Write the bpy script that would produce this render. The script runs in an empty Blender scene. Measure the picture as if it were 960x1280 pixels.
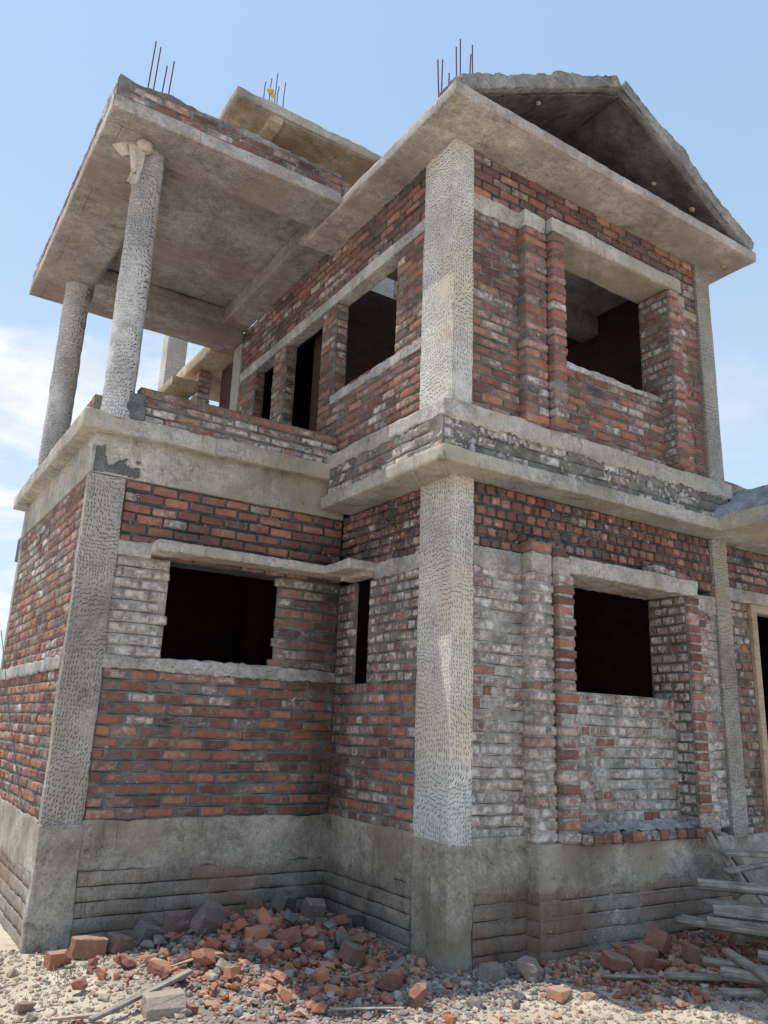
import bpy, math, random
import numpy as np
from mathutils import Vector, Matrix, noise as mnoise
random.seed(7)
RNG = np.random.default_rng(11)
scene = bpy.context.scene
COL = scene.collection

# ------------------------------------------------------------------ helpers
def vnoise(P, f, seed=0):
    """smooth value noise in -1..1, vectorised"""
    P = np.asarray(P, float) * f + seed * 17.31 + 1000.0
    i = np.floor(P).astype(np.int64); t = P - i; t = t * t * (3 - 2 * t)
    def h(a, b, c):
        n = (a * 73856093) ^ (b * 19349663) ^ (c * 83492791)
        n = (n ^ (n >> 13)) * 1274126177 & 0x7fffffff
        n = (n ^ (n >> 15)) * 668265263 & 0x7fffffff
        return (n & 0xffff) / 32767.5 - 1
    out = 0
    for dx in (0, 1):
        for dy in (0, 1):
            for dz in (0, 1):
                w = (t[:, 0] if dx else 1 - t[:, 0]) * (t[:, 1] if dy else 1 - t[:, 1]) * (t[:, 2] if dz else 1 - t[:, 2])
                out = out + w * h(i[:, 0] + dx, i[:, 1] + dy, i[:, 2] + dz)
    return out
def fbm(P, f, seed=0, o=3):
    return sum(vnoise(P, f * 2 ** k, seed + k) / 2 ** k for k in range(o)) / 1.6

class MB:
    """collects vertices, faces, a per-vertex colour and a material slot per face"""
    def __init__(s): s.v = []; s.f = []; s.c = []; s.m = []; s.e = []; s.n = 0
    def add(s, V, F, col=(0.5, 0, 0, 0), mi=0, e=None):
        V = np.asarray(V, float).reshape(-1, 3); F = np.asarray(F, np.int64)
        c = np.asarray(col, float)
        if c.ndim == 1: c = np.tile(c, (len(V), 1))
        s.v.append(V); s.c.append(c); s.e.append(np.zeros(len(V)) if e is None else np.asarray(e, float).ravel()); s.f.append(F + s.n); s.m.append(np.full(len(F), mi)); s.n += len(V)
    def build(s, name, mats, parent=None, smooth=True, label=None):
        me = bpy.data.meshes.new(name)
        V = np.concatenate(s.v); nf = sum(len(f) for f in s.f)
        me.vertices.add(len(V)); me.vertices.foreach_set('co', V.ravel())
        loops = np.concatenate([f.ravel() for f in s.f])
        tot = np.concatenate([np.full(len(f), f.shape[1]) for f in s.f]); st = np.concatenate([[0], np.cumsum(tot)[:-1]])
        me.loops.add(len(loops)); me.polygons.add(nf)
        me.loops.foreach_set('vertex_index', loops.astype(np.int32))
        me.polygons.foreach_set('loop_start', st.astype(np.int32)); me.polygons.foreach_set('loop_total', tot.astype(np.int32))
        me.polygons.foreach_set('material_index', np.concatenate(s.m).astype(np.int32))
        me.polygons.foreach_set('use_smooth', np.full(nf, smooth))
        a = me.color_attributes.new('bc', 'FLOAT_COLOR', 'POINT'); a.data.foreach_set('color', np.concatenate(s.c).ravel())
        if any(e.any() for e in s.e): a = me.attributes.new('edge', 'FLOAT', 'POINT'); a.data.foreach_set('value', np.concatenate(s.e))
        me.update(); me.validate()
        for m in (mats if isinstance(mats, (list, tuple)) else [mats]): me.materials.append(m)
        o = bpy.data.objects.new(name, me); COL.objects.link(o)
        if parent is not None: o.parent = parent
        if label: o['label'] = label
        return o
def tag(o, label=None, cat=None, group=None, kind=None):
    for k, x in (('label', label), ('category', cat), ('group', group), ('kind', kind)):
        if x: o[k] = x
    return o
def empty(name, loc, label, cat, group=None):
    o = bpy.data.objects.new(name, None); o.location = loc; o.empty_display_size = .1; COL.objects.link(o)
    return tag(o, label, cat, group)

def grid_faces(nu, nv, off=0, flip=False):
    i, j = np.meshgrid(np.arange(nu - 1), np.arange(nv - 1), indexing='ij')
    a = i * nv + j; F = np.stack([a, a + nv, a + nv + 1, a + 1], -1).reshape(-1, 4) + off
    return F[:, ::-1] if flip else F

def rough_box(mb, x0, x1, y0, y1, z0, z1, cell=.05, amp=.004, r=.006, rag=0, ragf=14, skip='', mi=0, col=(.5, 0, 0, 0), ragtop=0, maxn=140, seed=0, chip=0):
    """box with rounded worn edges, a rough surface and, if wanted, a ragged lower or upper edge"""
    lo = np.array([x0, y0, z0], float); hi = np.array([x1, y1, z1], float); c = (lo + hi) / 2; h = (hi - lo) / 2
    r = min(r, h.min() * .8)
    def axis(k):
        n = int(min(maxn, max(1, math.ceil(2 * h[k] / cell))))
        t = np.linspace(lo[k] + r, hi[k] - r, n + 1)
        return np.concatenate([[lo[k]], t, [hi[k]]])
    ax = [axis(k) for k in range(3)]
    for k in range(3):
        a, b = [(1, 2), (2, 0), (0, 1)][k]
        for sgn in (0, 1):
            key = '-+'[sgn] + 'xyz'[k]
            if key in skip.split(): continue
            A, B = np.meshgrid(ax[a], ax[b], indexing='ij')
            P = np.empty((A.size, 3)); P[:, a] = A.ravel(); P[:, b] = B.ravel(); P[:, k] = hi[k] if sgn else lo[k]
            q = np.clip(P, lo + r, hi - r); d = P - q; L = np.linalg.norm(d, axis=1)[:, None]; L[L == 0] = 1
            isz0 = np.isclose(P[:, 2], lo[2]); isz1 = np.isclose(P[:, 2], hi[2])
            P2 = q + d / L * r
            Nn = d / L
            if amp:
                nn = fbm(P2, 1 / .09, seed, 3) * amp + vnoise(P2, 1 / .35, seed + 5) * amp * 1.2
                P2 = P2 + Nn * nn[:, None]
            if chip:   # knocked-off edges
                edge = (np.abs(Nn) > .3).sum(1) >= 2
                cn = np.clip(vnoise(P2, 1 / .12, seed + 9) - .35, 0, 1)
                P2[edge] -= (Nn * cn[:, None] * chip)[edge]
            if rag:
                near = np.clip(1 - (P[:, 2] - lo[2]) / .05, 0, 1)
                P2[:, 2] -= near * rag * np.clip(vnoise(P * [1, 1, 0], ragf, seed + 2) + .6 * vnoise(P * [1, 1, 0], ragf * 2.6, seed + 3) + .2, -.6, 2)
            if ragtop:
                near = np.clip(1 - (hi[2] - P[:, 2]) / .04, 0, 1)
                P2[:, 2] += near * ragtop * (vnoise(P * [1, 1, 0], ragf, seed + 4) + .6 * vnoise(P * [1, 1, 0], ragf * 2.7, seed + 6))
            mb.add(P2, grid_faces(len(ax[a]), len(ax[b]), 0, flip=not sgn), col, mi)

# rounded brick template: 5 visible faces (u = length, z = height, n = outwards); the back is open
def brick_template(full=False):
    U = [-1, -.9, -.74, 0, .74, .9, 1]; Z = [-1, -.8, -.42, .42, .8, 1]; N = [-1, -.9, .8, 1] if full else [-1, .8, 1]
    ax = [U, Z, N]; V = []; F = []
    off = 0
    for k in range(3):
        a, b = [(1, 2), (2, 0), (0, 1)][k]
        for sgn in (-1, 1):
            if k == 2 and sgn == -1 and not full: continue
            A, B = np.meshgrid(ax[a], ax[b], indexing='ij')
            P = np.empty((A.size, 3)); P[:, a] = A.ravel(); P[:, b] = B.ravel(); P[:, k] = sgn
            V.append(P); F.append(grid_faces(len(ax[a]), len(ax[b]), off, flip=(sgn == -1))); off += A.size
    V = np.concatenate(V); F = np.concatenate(F)
    # weld coincident corners so that shading is continuous
    key = np.round(V * 1000).astype(int); uq, inv = np.unique(key, axis=0, return_inverse=True); inv = inv.ravel()
    W = np.zeros((len(uq), 3)); W[inv] = V
    return W, inv[F]
BT, BF = brick_template(); BT2, BF2 = brick_template(True)

def put_bricks(mb, C, H, U, N, cols, r=.009, jit=.0024, full=False, mi=0):
    """C centres, H half sizes (u,z,n) of M bricks; U,N unit directions"""
    if not len(C): return
    T, Fa = (BT2, BF2) if full else (BT, BF)
    C = np.asarray(C); H = np.asarray(H); M = len(C); K = len(T)
    Hs = H[:, None, :]; t = np.sign(T) * (np.abs(T) > .99)
    rr = np.minimum(r, H.min(1) * .7)[:, None, None]
    L = np.where(np.abs(T)[None] > .99, np.sign(T)[None] * Hs, np.where(np.abs(T)[None] > .79, np.sign(T)[None] * (Hs - rr), T[None] * Hs))
    q = np.clip(L, -(Hs - rr), Hs - rr)
    if not full: q[..., 2] = np.where(L[..., 2] < 0, L[..., 2], q[..., 2])
    d = L - q; n = np.linalg.norm(d, axis=2, keepdims=True); n[n == 0] = 1
    P = q + d / n * rr
    # each brick a little skewed, tapered and worn
    sk = RNG.normal(0, .012, (M, 1)); P[..., 1] = P[..., 1] + sk * P[..., 0]
    tw = RNG.normal(0, .012, (M, 1)); P[..., 2] = P[..., 2] + tw * P[..., 0] + RNG.normal(0, .02, (M, 1)) * P[..., 1]
    P = P + RNG.normal(0, jit, P.shape)
    Zv = np.array([0, 0, 1.]); B = np.stack([U, Zv, N])
    W = P @ B + C[:, None, :]
    W = W + (fbm(W.reshape(-1, 3), 30, 3, 2) * .003).reshape(M, K, 1) * N
    F = (Fa[None] + (np.arange(M) * K)[:, None, None]).reshape(-1, 4)
    if np.linalg.det(B) < 0: F = F[:, ::-1]
    ed = np.tile(((np.abs(T[:, 0]) > .79) | (np.abs(T[:, 1]) > .6)).astype(float), M) * np.repeat(RNG.uniform(.5, 1, M), K)
    mb.add(W.reshape(-1, 3), F, np.repeat(cols, K, axis=0), mi, ed)

def brick_face(mb, org, U, N, u0, u1, z0, z1, holes=(), style=None, course=.078, length=.203, joint=.017, bond='stretch', depth=.03, mortar=True, proud=.005, mmi=1, tooth=0, thick=.1, start=0, lack=0, only=False, groove=.006, mamp=1.2):
    org = np.array(org, float); U = np.array(U, float); N = np.array(N, float)
    nc = max(1, round((z1 - z0) / course)); ch = (z1 - z0) / nc
    C = []; H = []
    for i in range(0 if only else nc):
        za = z0 + i * ch; zb = za + ch; zc = (za + zb) / 2
        segs = [(u0, u1, 0, 0)]
        for (ha, hb, hz0, hz1) in holes:
            if hz0 < zc < hz1:
                new = []
                for (a, b, ja, jb) in segs:
                    if hb <= a or ha >= b: new.append((a, b, ja, jb)); continue
                    if ha > a + .02: new.append((a, ha, ja, 1))
                    if hb < b - .02: new.append((hb, b, 1, jb))
                segs = new
        bl = length if bond == 'stretch' else length / 2
        if bond == 'mixed': bl = length if (i % 3) else length / 2
        wav = .004 * math.sin(i * 1.7)
        for (a, b, ja, jb) in segs:
            if ja and tooth: a += random.uniform(-tooth, tooth) + (tooth * .6 if (i + start) % 2 else -tooth * .6)
            if jb and tooth: b += random.uniform(-tooth, tooth) + (tooth * .6 if (i + start) % 2 else -tooth * .6)
            ph = (u0 + ((i + start) % 2) * bl / 2 + random.uniform(-.02, .02))
            k = math.floor((a - ph) / bl) ; pos = []
            x = ph + k * bl
            cuts = [a]
            while x < b - .035:
                xx = x + random.uniform(-.011, .011)
                if xx > a + .035: cuts.append(xx)
                x += bl
            cuts.append(b)
            for p, q in zip(cuts[:-1], cuts[1:]):
                if lack and random.random() < lack: continue
                jp = joint * random.uniform(.7, 1.5)
                w = q - p - jp; hh = ch - joint * random.uniform(.95, 1.5)
                if w < .015: continue
                nn = random.gauss(0, .0028)
                cpos = org + U * ((p + q) / 2) + np.array([0, 0, zc + random.gauss(0, .0018) + wav * math.sin((p + q) * 2)]) + N * (nn - depth / 2)
                C.append(cpos); H.append((w / 2, hh / 2, depth / 2))
    if C:
        C = np.array(C); H = np.array(H)
        cols = np.zeros((len(C), 4)); cols[:, 0] = RNG.random(len(C))
        s = style or dict(sm=.15, dk=.15, wh=0)
        sm = s['sm']; 
        cols[:, 1] = np.clip(sm + fbm(C, 2.2, 4) * s.get('smv', .35) + RNG.normal(0, .13, len(C)), 0, 1)
        cols[:, 2] = np.clip(s['dk'] + fbm(C, 1.6, 8) * .25 + RNG.normal(0, .12, len(C)), 0, 1)
        cols[:, 3] = s.get('wh', 0)
        put_bricks(mb, C, H, U, N, cols)
    if mortar:
        us = sorted({u0, u1, *[min(max(h, u0), u1) for ho in holes for h in ho[:2]]}); zs = sorted({z0, z1, *[min(max(h, z0), z1) for ho in holes for h in ho[2:]]})
        def solid(a, b, c, d):
            m, n = (a + b) / 2, (c + d) / 2
            return not any(h[0] < m < h[1] and h[2] < n < h[3] for h in holes)
        B = np.stack([U, np.array([0, 0, 1.]), N]); flip = np.linalg.det(B) < 0
        for a, b in zip(us[:-1], us[1:]):
            for c, d in zip(zs[:-1], zs[1:]):
                if b - a < 1e-4 or d - c < 1e-4 or not solid(a, b, c, d): continue
                nu = max(2, int((b - a) / .022) + 1); zl_ = {round(c, 5): 0, round(d, 5): 0}
                for i in range(nc + 1):
                    zb = z0 + i * ch
                    for dz_, g_ in ((-.006, 0), (-.0022, 1), (.0022, 1), (.006, 0), (ch * .35, 0), (ch * .65, 0)):
                        if c < zb + dz_ < d: zl_[round(zb + dz_, 5)] = g_
                zk = sorted(zl_); nz = len(zk)
                A, Z = np.meshgrid(np.linspace(a, b, nu), np.array(zk), indexing='ij'); Gv = np.tile(np.array([zl_[k] for k in zk], float), nu)
                P = org + A.ravel()[:, None] * U + Z.ravel()[:, None] * np.array([0, 0, 1.]) - N * proud
                Gv = Gv * np.clip(.75 + fbm(P, 9, 5, 2) * .9, 0, 1); inn = (Z.ravel() > c + .004) & (Z.ravel() < d - .004)
                P = P + N * (fbm(P, 40, 2, 2) * .0045 * mamp + fbm(P, 9, 6, 2) * .004 * mamp - Gv * groove)[:, None]
                P[:, 2] += np.where(inn, fbm(P * [1, 1, .2], 9, 12, 3) * .006, 0)
                F = grid_faces(nu, nz)
                mb.add(P, F[:, ::-1] if flip else F, (.5, 0, 0, 0), mmi, Gv)
                # back face of the wall and its thickness at openings
                for (w, n0) in ((thick, None),):
                    Q = np.array([org + U * uu + np.array([0, 0, zz]) - N * w for uu, zz in ((a, c), (b, c), (b, d), (a, d))])
                    Fq = np.array([[0, 3, 2, 1]]); mb.add(Q, Fq[:, ::-1] if flip else Fq, (.5, 0, 0, 0), mmi)
                for (p1, p2, chk) in (((a, c), (a, d), (a - .01, c, d, 'u')), ((b, c), (b, d), (b + .01, c, d, 'u')), ((a, c), (b, c), (c - .01, a, b, 'z')), ((a, d), (b, d), (d + .01, a, b, 'z'))):
                    if chk[3] == 'u': m = (chk[0], (c + d) / 2); inside = u0 < m[0] < u1
                    else: m = ((a + b) / 2, chk[0]); inside = z0 < m[1] < z1
                    if inside and not any(h[0] < m[0] < h[1] and h[2] < m[1] < h[3] for h in holes): continue
                    Q = np.array([org + U * p[0] + np.array([0, 0, p[1]]) - N * w for p, w in ((p1, proud), (p2, proud), (p2, thick), (p1, thick))])
                    mb.add(Q, np.array([[0, 1, 2, 3]]), (.5, 0, 0, 0), mmi)

def pier(mb, x0, x1, y0, y1, z0, z1, style, course=.078, seed=0, mmi=1, jitter=.006):
    """stack of whole bricks (a pilaster or pier) around a mortar core"""
    nc = max(1, round((z1 - z0) / course)); ch = (z1 - z0) / nc
    C = []; H = []; m = .010
    for i in range(nc):
        zc = z0 + (i + .5) * ch; hh = ch / 2 - random.uniform(.006, .011)
        dx = random.gauss(0, jitter * .5); dy = random.gauss(0, jitter * .6)
        w = x1 - x0; cuts = [x0, x1]
        if w > .19 and (i % 2): cuts = [x0, x0 + w * random.uniform(.45, .62), x1]
        for a, b in zip(cuts[:-1], cuts[1:]):
            C.append(((a + b) / 2 + dx, (y0 + y1) / 2 + dy, zc)); H.append(((b - a) / 2 - (.004 if len(cuts) > 2 else 0), hh, (y1 - y0) / 2 + random.uniform(-.003, .004)))
    C = np.array(C); H = np.array(H); cols = np.zeros((len(C), 4)); cols[:, 0] = RNG.random(len(C))
    cols[:, 1] = np.clip(style['sm'] + fbm(C, 2.2, 4) * style.get('smv', .35) + RNG.normal(0, .14, len(C)), 0, 1)
    cols[:, 2] = np.clip(style['dk'] + RNG.normal(0, .15, len(C)), 0, 1); cols[:, 3] = style.get('wh', 0)
    put_bricks(mb, C, H, np.array([1., 0, 0]), np.array([0, -1., 0]), cols, r=.011, jit=.0022, full=True)
    rough_box(mb, x0 + m, x1 - m, y0 + m, y1 - m, z0, z1, cell=.03, amp=.004, r=.004, mi=mmi)

ico = [(-1, 1.618, 0), (1, 1.618, 0), (-1, -1.618, 0), (1, -1.618, 0), (0, -1, 1.618), (0, 1, 1.618), (0, -1, -1.618), (0, 1, -1.618), (1.618, 0, -1), (1.618, 0, 1), (-1.618, 0, -1), (-1.618, 0, 1)]
ico = np.array(ico) / 1.902; icf = np.array([[0, 11, 5], [0, 5, 1], [0, 1, 7], [0, 7, 10], [0, 10, 11], [1, 5, 9], [5, 11, 4], [11, 10, 2], [10, 7, 6], [7, 1, 8], [3, 9, 4], [3, 4, 2], [3, 2, 6], [3, 6, 8], [3, 8, 9], [4, 9, 5], [2, 4, 11], [6, 2, 10], [8, 6, 7], [9, 8, 1]])
# ------------------------------------------------------------------ materials
def new_mat(name):
    m = bpy.data.materials.new(name); m.use_nodes = True; nt = m.node_tree; nt.nodes.clear()
    out = nt.nodes.new('ShaderNodeOutputMaterial'); b = nt.nodes.new('ShaderNodeBsdfPrincipled')
    b.inputs['Roughness'].default_value = .92; b.inputs['Specular IOR Level'].default_value = .25
    nt.links.new(b.outputs[0], out.inputs[0]); return m, nt, b
class G:
    def __init__(s, nt): s.nt = nt; s.L = nt.links.new; tc = nt.nodes.new('ShaderNodeTexCoord'); s.P = tc.outputs['Object']
    def node(s, t, **k):
        n = s.nt.nodes.new(t)
        for a, b in k.items(): setattr(n, a, b)
        return n
    def sock(s, i, v):
        if isinstance(v, bpy.types.NodeSocket): s.L(v, i)
        else: i.default_value = v
    def m(s, op, a, b=0.0, c=None, clamp=False):
        n = s.node('ShaderNodeMath', operation=op, use_clamp=clamp); s.sock(n.inputs[0], a); s.sock(n.inputs[1], b)
        if c is not None: s.sock(n.inputs[2], c)
        return n.outputs[0]
    def noise(s, scale, detail=4, rough=.6, vec=None, dist=0, w=None):
        n = s.node('ShaderNodeTexNoise'); n.inputs['Scale'].default_value = scale; n.inputs['Detail'].default_value = detail
        n.inputs['Roughness'].default_value = rough; n.inputs['Distortion'].default_value = dist; s.L(vec or s.P, n.inputs['Vector']); return n.outputs['Fac']
    def ramp(s, fac, stops, mode='LINEAR'):
        n = s.node('ShaderNodeValToRGB'); s.L(fac, n.inputs[0]); e = n.color_ramp.elements; n.color_ramp.interpolation = mode
        while len(e) < len(stops): e.new(.5)
        for k, (p, c) in enumerate(stops): e[k].position = p; e[k].color = (*c, 1) if len(c) == 3 else c
        return n.outputs[0]
    def mr(s, v, a, b, c=0., d=1.):
        n = s.node('ShaderNodeMapRange'); n.interpolation_type = 'SMOOTHSTEP'; s.sock(n.inputs[0], v)
        for i, q in enumerate((a, b, c, d)): s.sock(n.inputs[i + 1], q)
        return n.outputs[0]
    def mix(s, f, a, b, mode='MIX'):
        n = s.node('ShaderNodeMix', data_type='RGBA', blend_type=mode); s.sock(n.inputs[0], f)
        s.sock(n.inputs[6], (*a, 1) if isinstance(a, tuple) else a); s.sock(n.inputs[7], (*b, 1) if isinstance(b, tuple) else b); return n.outputs[2]
    def map(s, sc, vec=None, loc=(0, 0, 0)):
        n = s.node('ShaderNodeMapping'); s.L(vec or s.P, n.inputs[0]); n.inputs['Scale'].default_value = sc; n.inputs['Location'].default_value = loc; return n.outputs[0]
    def xyz(s, vec=None):
        n = s.node('ShaderNodeSeparateXYZ'); s.L(vec or s.P, n.inputs[0]); return n.outputs
    def comb(s, x, y, z=0.):
        n = s.node('ShaderNodeCombineXYZ')
        for i, v in enumerate((x, y, z)): s.sock(n.inputs[i], v)
        return n.outputs[0]
    def bump(s, h, strength, dist, b, prev=None):
        n = s.node('ShaderNodeBump'); n.inputs['Strength'].default_value = strength; n.inputs['Distance'].default_value = dist
        s.L(h, n.inputs['Height'])
        if prev: s.L(prev, n.inputs['Normal'])
        if b: s.L(n.outputs[0], b.inputs['Normal'])
        return n.outputs[0]

def grime(g, base, amt=.75):
    X = g.xyz()
    big = g.mr(g.noise(1.5, 6, .7, g.map((1, 1, .6), loc=(2, 5, 7)), dist=.5), .50, .72, 0, amt)
    # damp stain running down the inner corner and soot under the slabs
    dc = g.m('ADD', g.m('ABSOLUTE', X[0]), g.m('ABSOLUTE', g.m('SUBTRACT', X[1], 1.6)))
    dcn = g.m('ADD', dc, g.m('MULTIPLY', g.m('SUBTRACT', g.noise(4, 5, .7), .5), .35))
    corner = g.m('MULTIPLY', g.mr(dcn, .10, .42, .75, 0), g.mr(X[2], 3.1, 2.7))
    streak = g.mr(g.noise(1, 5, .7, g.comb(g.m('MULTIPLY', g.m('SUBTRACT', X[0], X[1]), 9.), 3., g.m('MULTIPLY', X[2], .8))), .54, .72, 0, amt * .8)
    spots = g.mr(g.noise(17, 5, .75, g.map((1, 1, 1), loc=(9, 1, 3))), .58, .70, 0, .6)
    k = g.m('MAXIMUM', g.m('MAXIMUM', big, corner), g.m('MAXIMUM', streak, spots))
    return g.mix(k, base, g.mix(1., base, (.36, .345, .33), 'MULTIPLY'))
def concrete(name, c1, c2, stain=(.07, .06, .05), st=.45, hack=0, streak=0, dirt=.5, rough=1., warm=None, pits=1, board=0, joints=0, gr=.6):
    tn = lambda c: tuple(a_ * k_ for a_, k_ in zip(c, (1.08, 1.085, 1.13)))
    c1, c2 = tn(c1), tn(c2); warm = tn(warm) if warm else None
    m, nt, b = new_mat(name); g = G(nt)
    base = g.mix(g.mr(g.noise(2.3, 5, .65), .3, .7), c1, c2)
    fine = g.noise(55, 6, .75); ov = (.7, .45) if hack else (.85, .75); base = g.mix(ov[0], base, g.ramp(fine, [(.3, (.27,) * 3), (.5, (.51,) * 3), (.7, (.72,) * 3)]), 'OVERLAY'); base = g.mix(ov[1], base, g.ramp(g.noise(11, 7, .8, dist=.3), [(.33, (.28,) * 3), (.5, (.5,) * 3), (.67, (.70,) * 3)]), 'OVERLAY')
    if warm: base = g.mix(g.mr(g.noise(1.3, 3, .6, g.map((1, 1, 1), loc=(7, 3, 1))), .45, .68), base, warm)
    stn = g.mr(g.noise(4.2, 7, .72, dist=.4), .56, .72, 0, st); base = g.mix(stn, base, stain)
    blot = g.mr(g.noise(1.1, 4, .6, g.map((1, 1, 1), loc=(3, 9, 4))), .4, .7, 0, dirt); base = g.mix(blot, base, g.mix(1., base, (.55, .53, .5), 'MULTIPLY'))
    h = g.m('MULTIPLY', g.noise(38, 8, .8), .6)
    X = g.xyz(); u = g.m('SUBTRACT', X[0], X[1])
    if streak:
        s_ = g.noise(1, 6, .75, g.comb(g.m('MULTIPLY', u, 24.), 0., g.m('MULTIPLY', X[2], 1.8)))
        base = g.mix(g.mr(s_, .6, .74, 0, streak), base, (.42, .41, .37)); base = g.mix(g.mr(s_, .43, .3, 0, streak), base, (.09, .085, .075))
        h = g.m('ADD', h, g.m('MULTIPLY', s_, .8))
    if board:
        s_ = g.noise(1, 3, .6, g.comb(g.m('MULTIPLY', X[0], 1.2), g.m('MULTIPLY', X[1], 22.), 0.))
        base = g.mix(g.mr(s_, .45, .62, 0, board), base, (.12, .095, .075))
    if pits:
        v = g.node('ShaderNodeTexVoronoi'); v.inputs['Scale'].default_value = 42; g.L(g.P, v.inputs['Vector'])
        rad = g.mr(g.noise(9, 2), .5, .75, 0.0, .26)
        pit = g.m('MULTIPLY', g.mr(v.outputs['Distance'], rad, g.m('ADD', rad, .08), 1, 0), g.mr(g.noise(3.1, 3), .52, .62))
        base = g.mix(g.m('MULTIPLY', pit, .55), base, (.05, .045, .04)); h = g.m('SUBTRACT', h, g.m('MULTIPLY', pit, .9))
    if name == 'plinth_brick':
        bt = g.node('ShaderNodeTexBrick'); g.L(g.comb(g.m('ADD', u, g.m('MULTIPLY', g.noise(7, 3), .03)), g.m('ADD', X[2], .13)), bt.inputs['Vector']); bt.inputs['Scale'].default_value = 1; bt.inputs['Brick Width'].default_value = .24; bt.inputs['Row Height'].default_value = .095; bt.inputs['Mortar Size'].default_value = .005; bt.inputs['Mortar Smooth'].default_value = .5
        bt.inputs['Color1'].default_value = (.34, .18, .13, 1); bt.inputs['Color2'].default_value = (.30, .27, .23, 1); bt.inputs['Mortar'].default_value = (.10, .09, .08, 1)
        base = g.mix(g.mr(g.noise(4, 6, .75, g.map((1, 1, 1), loc=(2, 2, 8))), .46, .68, .05, .45), base, bt.outputs['Color']); h = g.m('SUBTRACT', h, g.m('MULTIPLY', bt.outputs['Fac'], .2))
    if name.startswith('plinth'):
        ea = g.node('ShaderNodeAttribute', attribute_name='edge').outputs['Fac']; base = g.mix(g.mr(ea, .25, .8, 0, .85), base, (.03, .027, .022))  # course grooves darkened in colour, like the mortar grooves
    if hack:
        # chisel marks: short dashes, one per voronoi cell, whose direction drifts over the face
        du, dz = .0215, .031
        wob = g.m('MULTIPLY', g.m('SUBTRACT', g.noise(2.2, 2), .5), .05)
        uv = g.comb(g.m('DIVIDE', g.m('ADD', u, wob), du), g.m('DIVIDE', g.m('ADD', X[2], g.m('MULTIPLY', g.m('SUBTRACT', g.noise(1.7, 2, .5, g.map((1, 1, 1), loc=(5, 5, 5))), .5), .3)), dz))
        v = g.node('ShaderNodeTexVoronoi', voronoi_dimensions='2D'); v.inputs['Scale'].default_value = 1; v.inputs['Randomness'].default_value = .5
        g.L(uv, v.inputs['Vector'])
        sub = g.node('ShaderNodeVectorMath', operation='SUBTRACT'); g.L(uv, sub.inputs[0]); g.L(v.outputs['Position'], sub.inputs[1]); D = g.xyz(sub.outputs[0])
        dx = g.m('MULTIPLY', D[0], du); dy = g.m('MULTIPLY', D[1], dz)
        ang = g.m('ADD', g.m('MULTIPLY', g.m('SUBTRACT', g.noise(1.25, 2, .5, g.comb(u, 0., g.m('MULTIPLY', X[2], 1.15))), .5), 7.5), g.m('MULTIPLY', g.xyz(v.outputs['Color'])[0], .35))
        ca, sa = g.m('COSINE', ang), g.m('SINE', ang)
        a = g.m('ADD', g.m('MULTIPLY', dx, ca), g.m('MULTIPLY', dy, sa)); c = g.m('SUBTRACT', g.m('MULTIPLY', dy, ca), g.m('MULTIPLY', dx, sa))
        along = g.mr(g.m('ABSOLUTE', c), .0075, .0105, 1, 0); across = g.mr(g.m('ABSOLUTE', a), .0014, .0034, 1, 0)
        dash = g.m('MULTIPLY', g.m('MULTIPLY', along, across), g.m('MULTIPLY', g.mr(g.xyz(v.outputs['Color'])[1], .04, .12), hack))
        # the column head stays less worked
        dash = g.m('MULTIPLY', dash, g.mr(g.noise(3.2, 4, .65, g.map((1, 1, .5), loc=(1, 8, 2))), .33, .45, .2, 1))
        base = g.mix(g.m('MULTIPLY', dash, .9), base, (.07, .063, .055)); h = g.m('SUBTRACT', g.m('MULTIPLY', h, .4), g.m('MULTIPLY', dash, .7))
    if joints:
        bt = g.node('ShaderNodeTexBrick'); g.L(g.P, bt.inputs['Vector']); bt.inputs['Scale'].default_value = 1; bt.inputs['Brick Width'].default_value = 1.15; bt.inputs['Row Height'].default_value = .46; bt.inputs['Mortar Size'].default_value = .003; bt.inputs['Mortar Smooth'].default_value = .6
        jm = g.m('MULTIPLY', bt.outputs['Fac'], g.mr(g.noise(2.5, 3), .4, .6, 0, joints)); base = g.mix(jm, base, (.06, .05, .042)); h = g.m('SUBTRACT', h, g.m('MULTIPLY', jm, .6))
        blots = g.mr(g.noise(3.3, 6, .75, g.map((1, 1, 1), loc=(8, 2, 6)), dist=.8), .54, .68, 0, .45); base = g.mix(blots, base, g.mix(1., base, (.48, .42, .37), 'MULTIPLY'))
        pale = g.mr(g.noise(5.1, 5, .7, g.map((1, 1, 1), loc=(1, 7, 6)), dist=.6), .58, .70, 0, .55); base = g.mix(pale, base, (.46, .43, .38))
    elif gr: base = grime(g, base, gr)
    g.L(base, b.inputs['Base Color']); g.bump(h, .75 * rough, .012, b)
    return m

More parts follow.
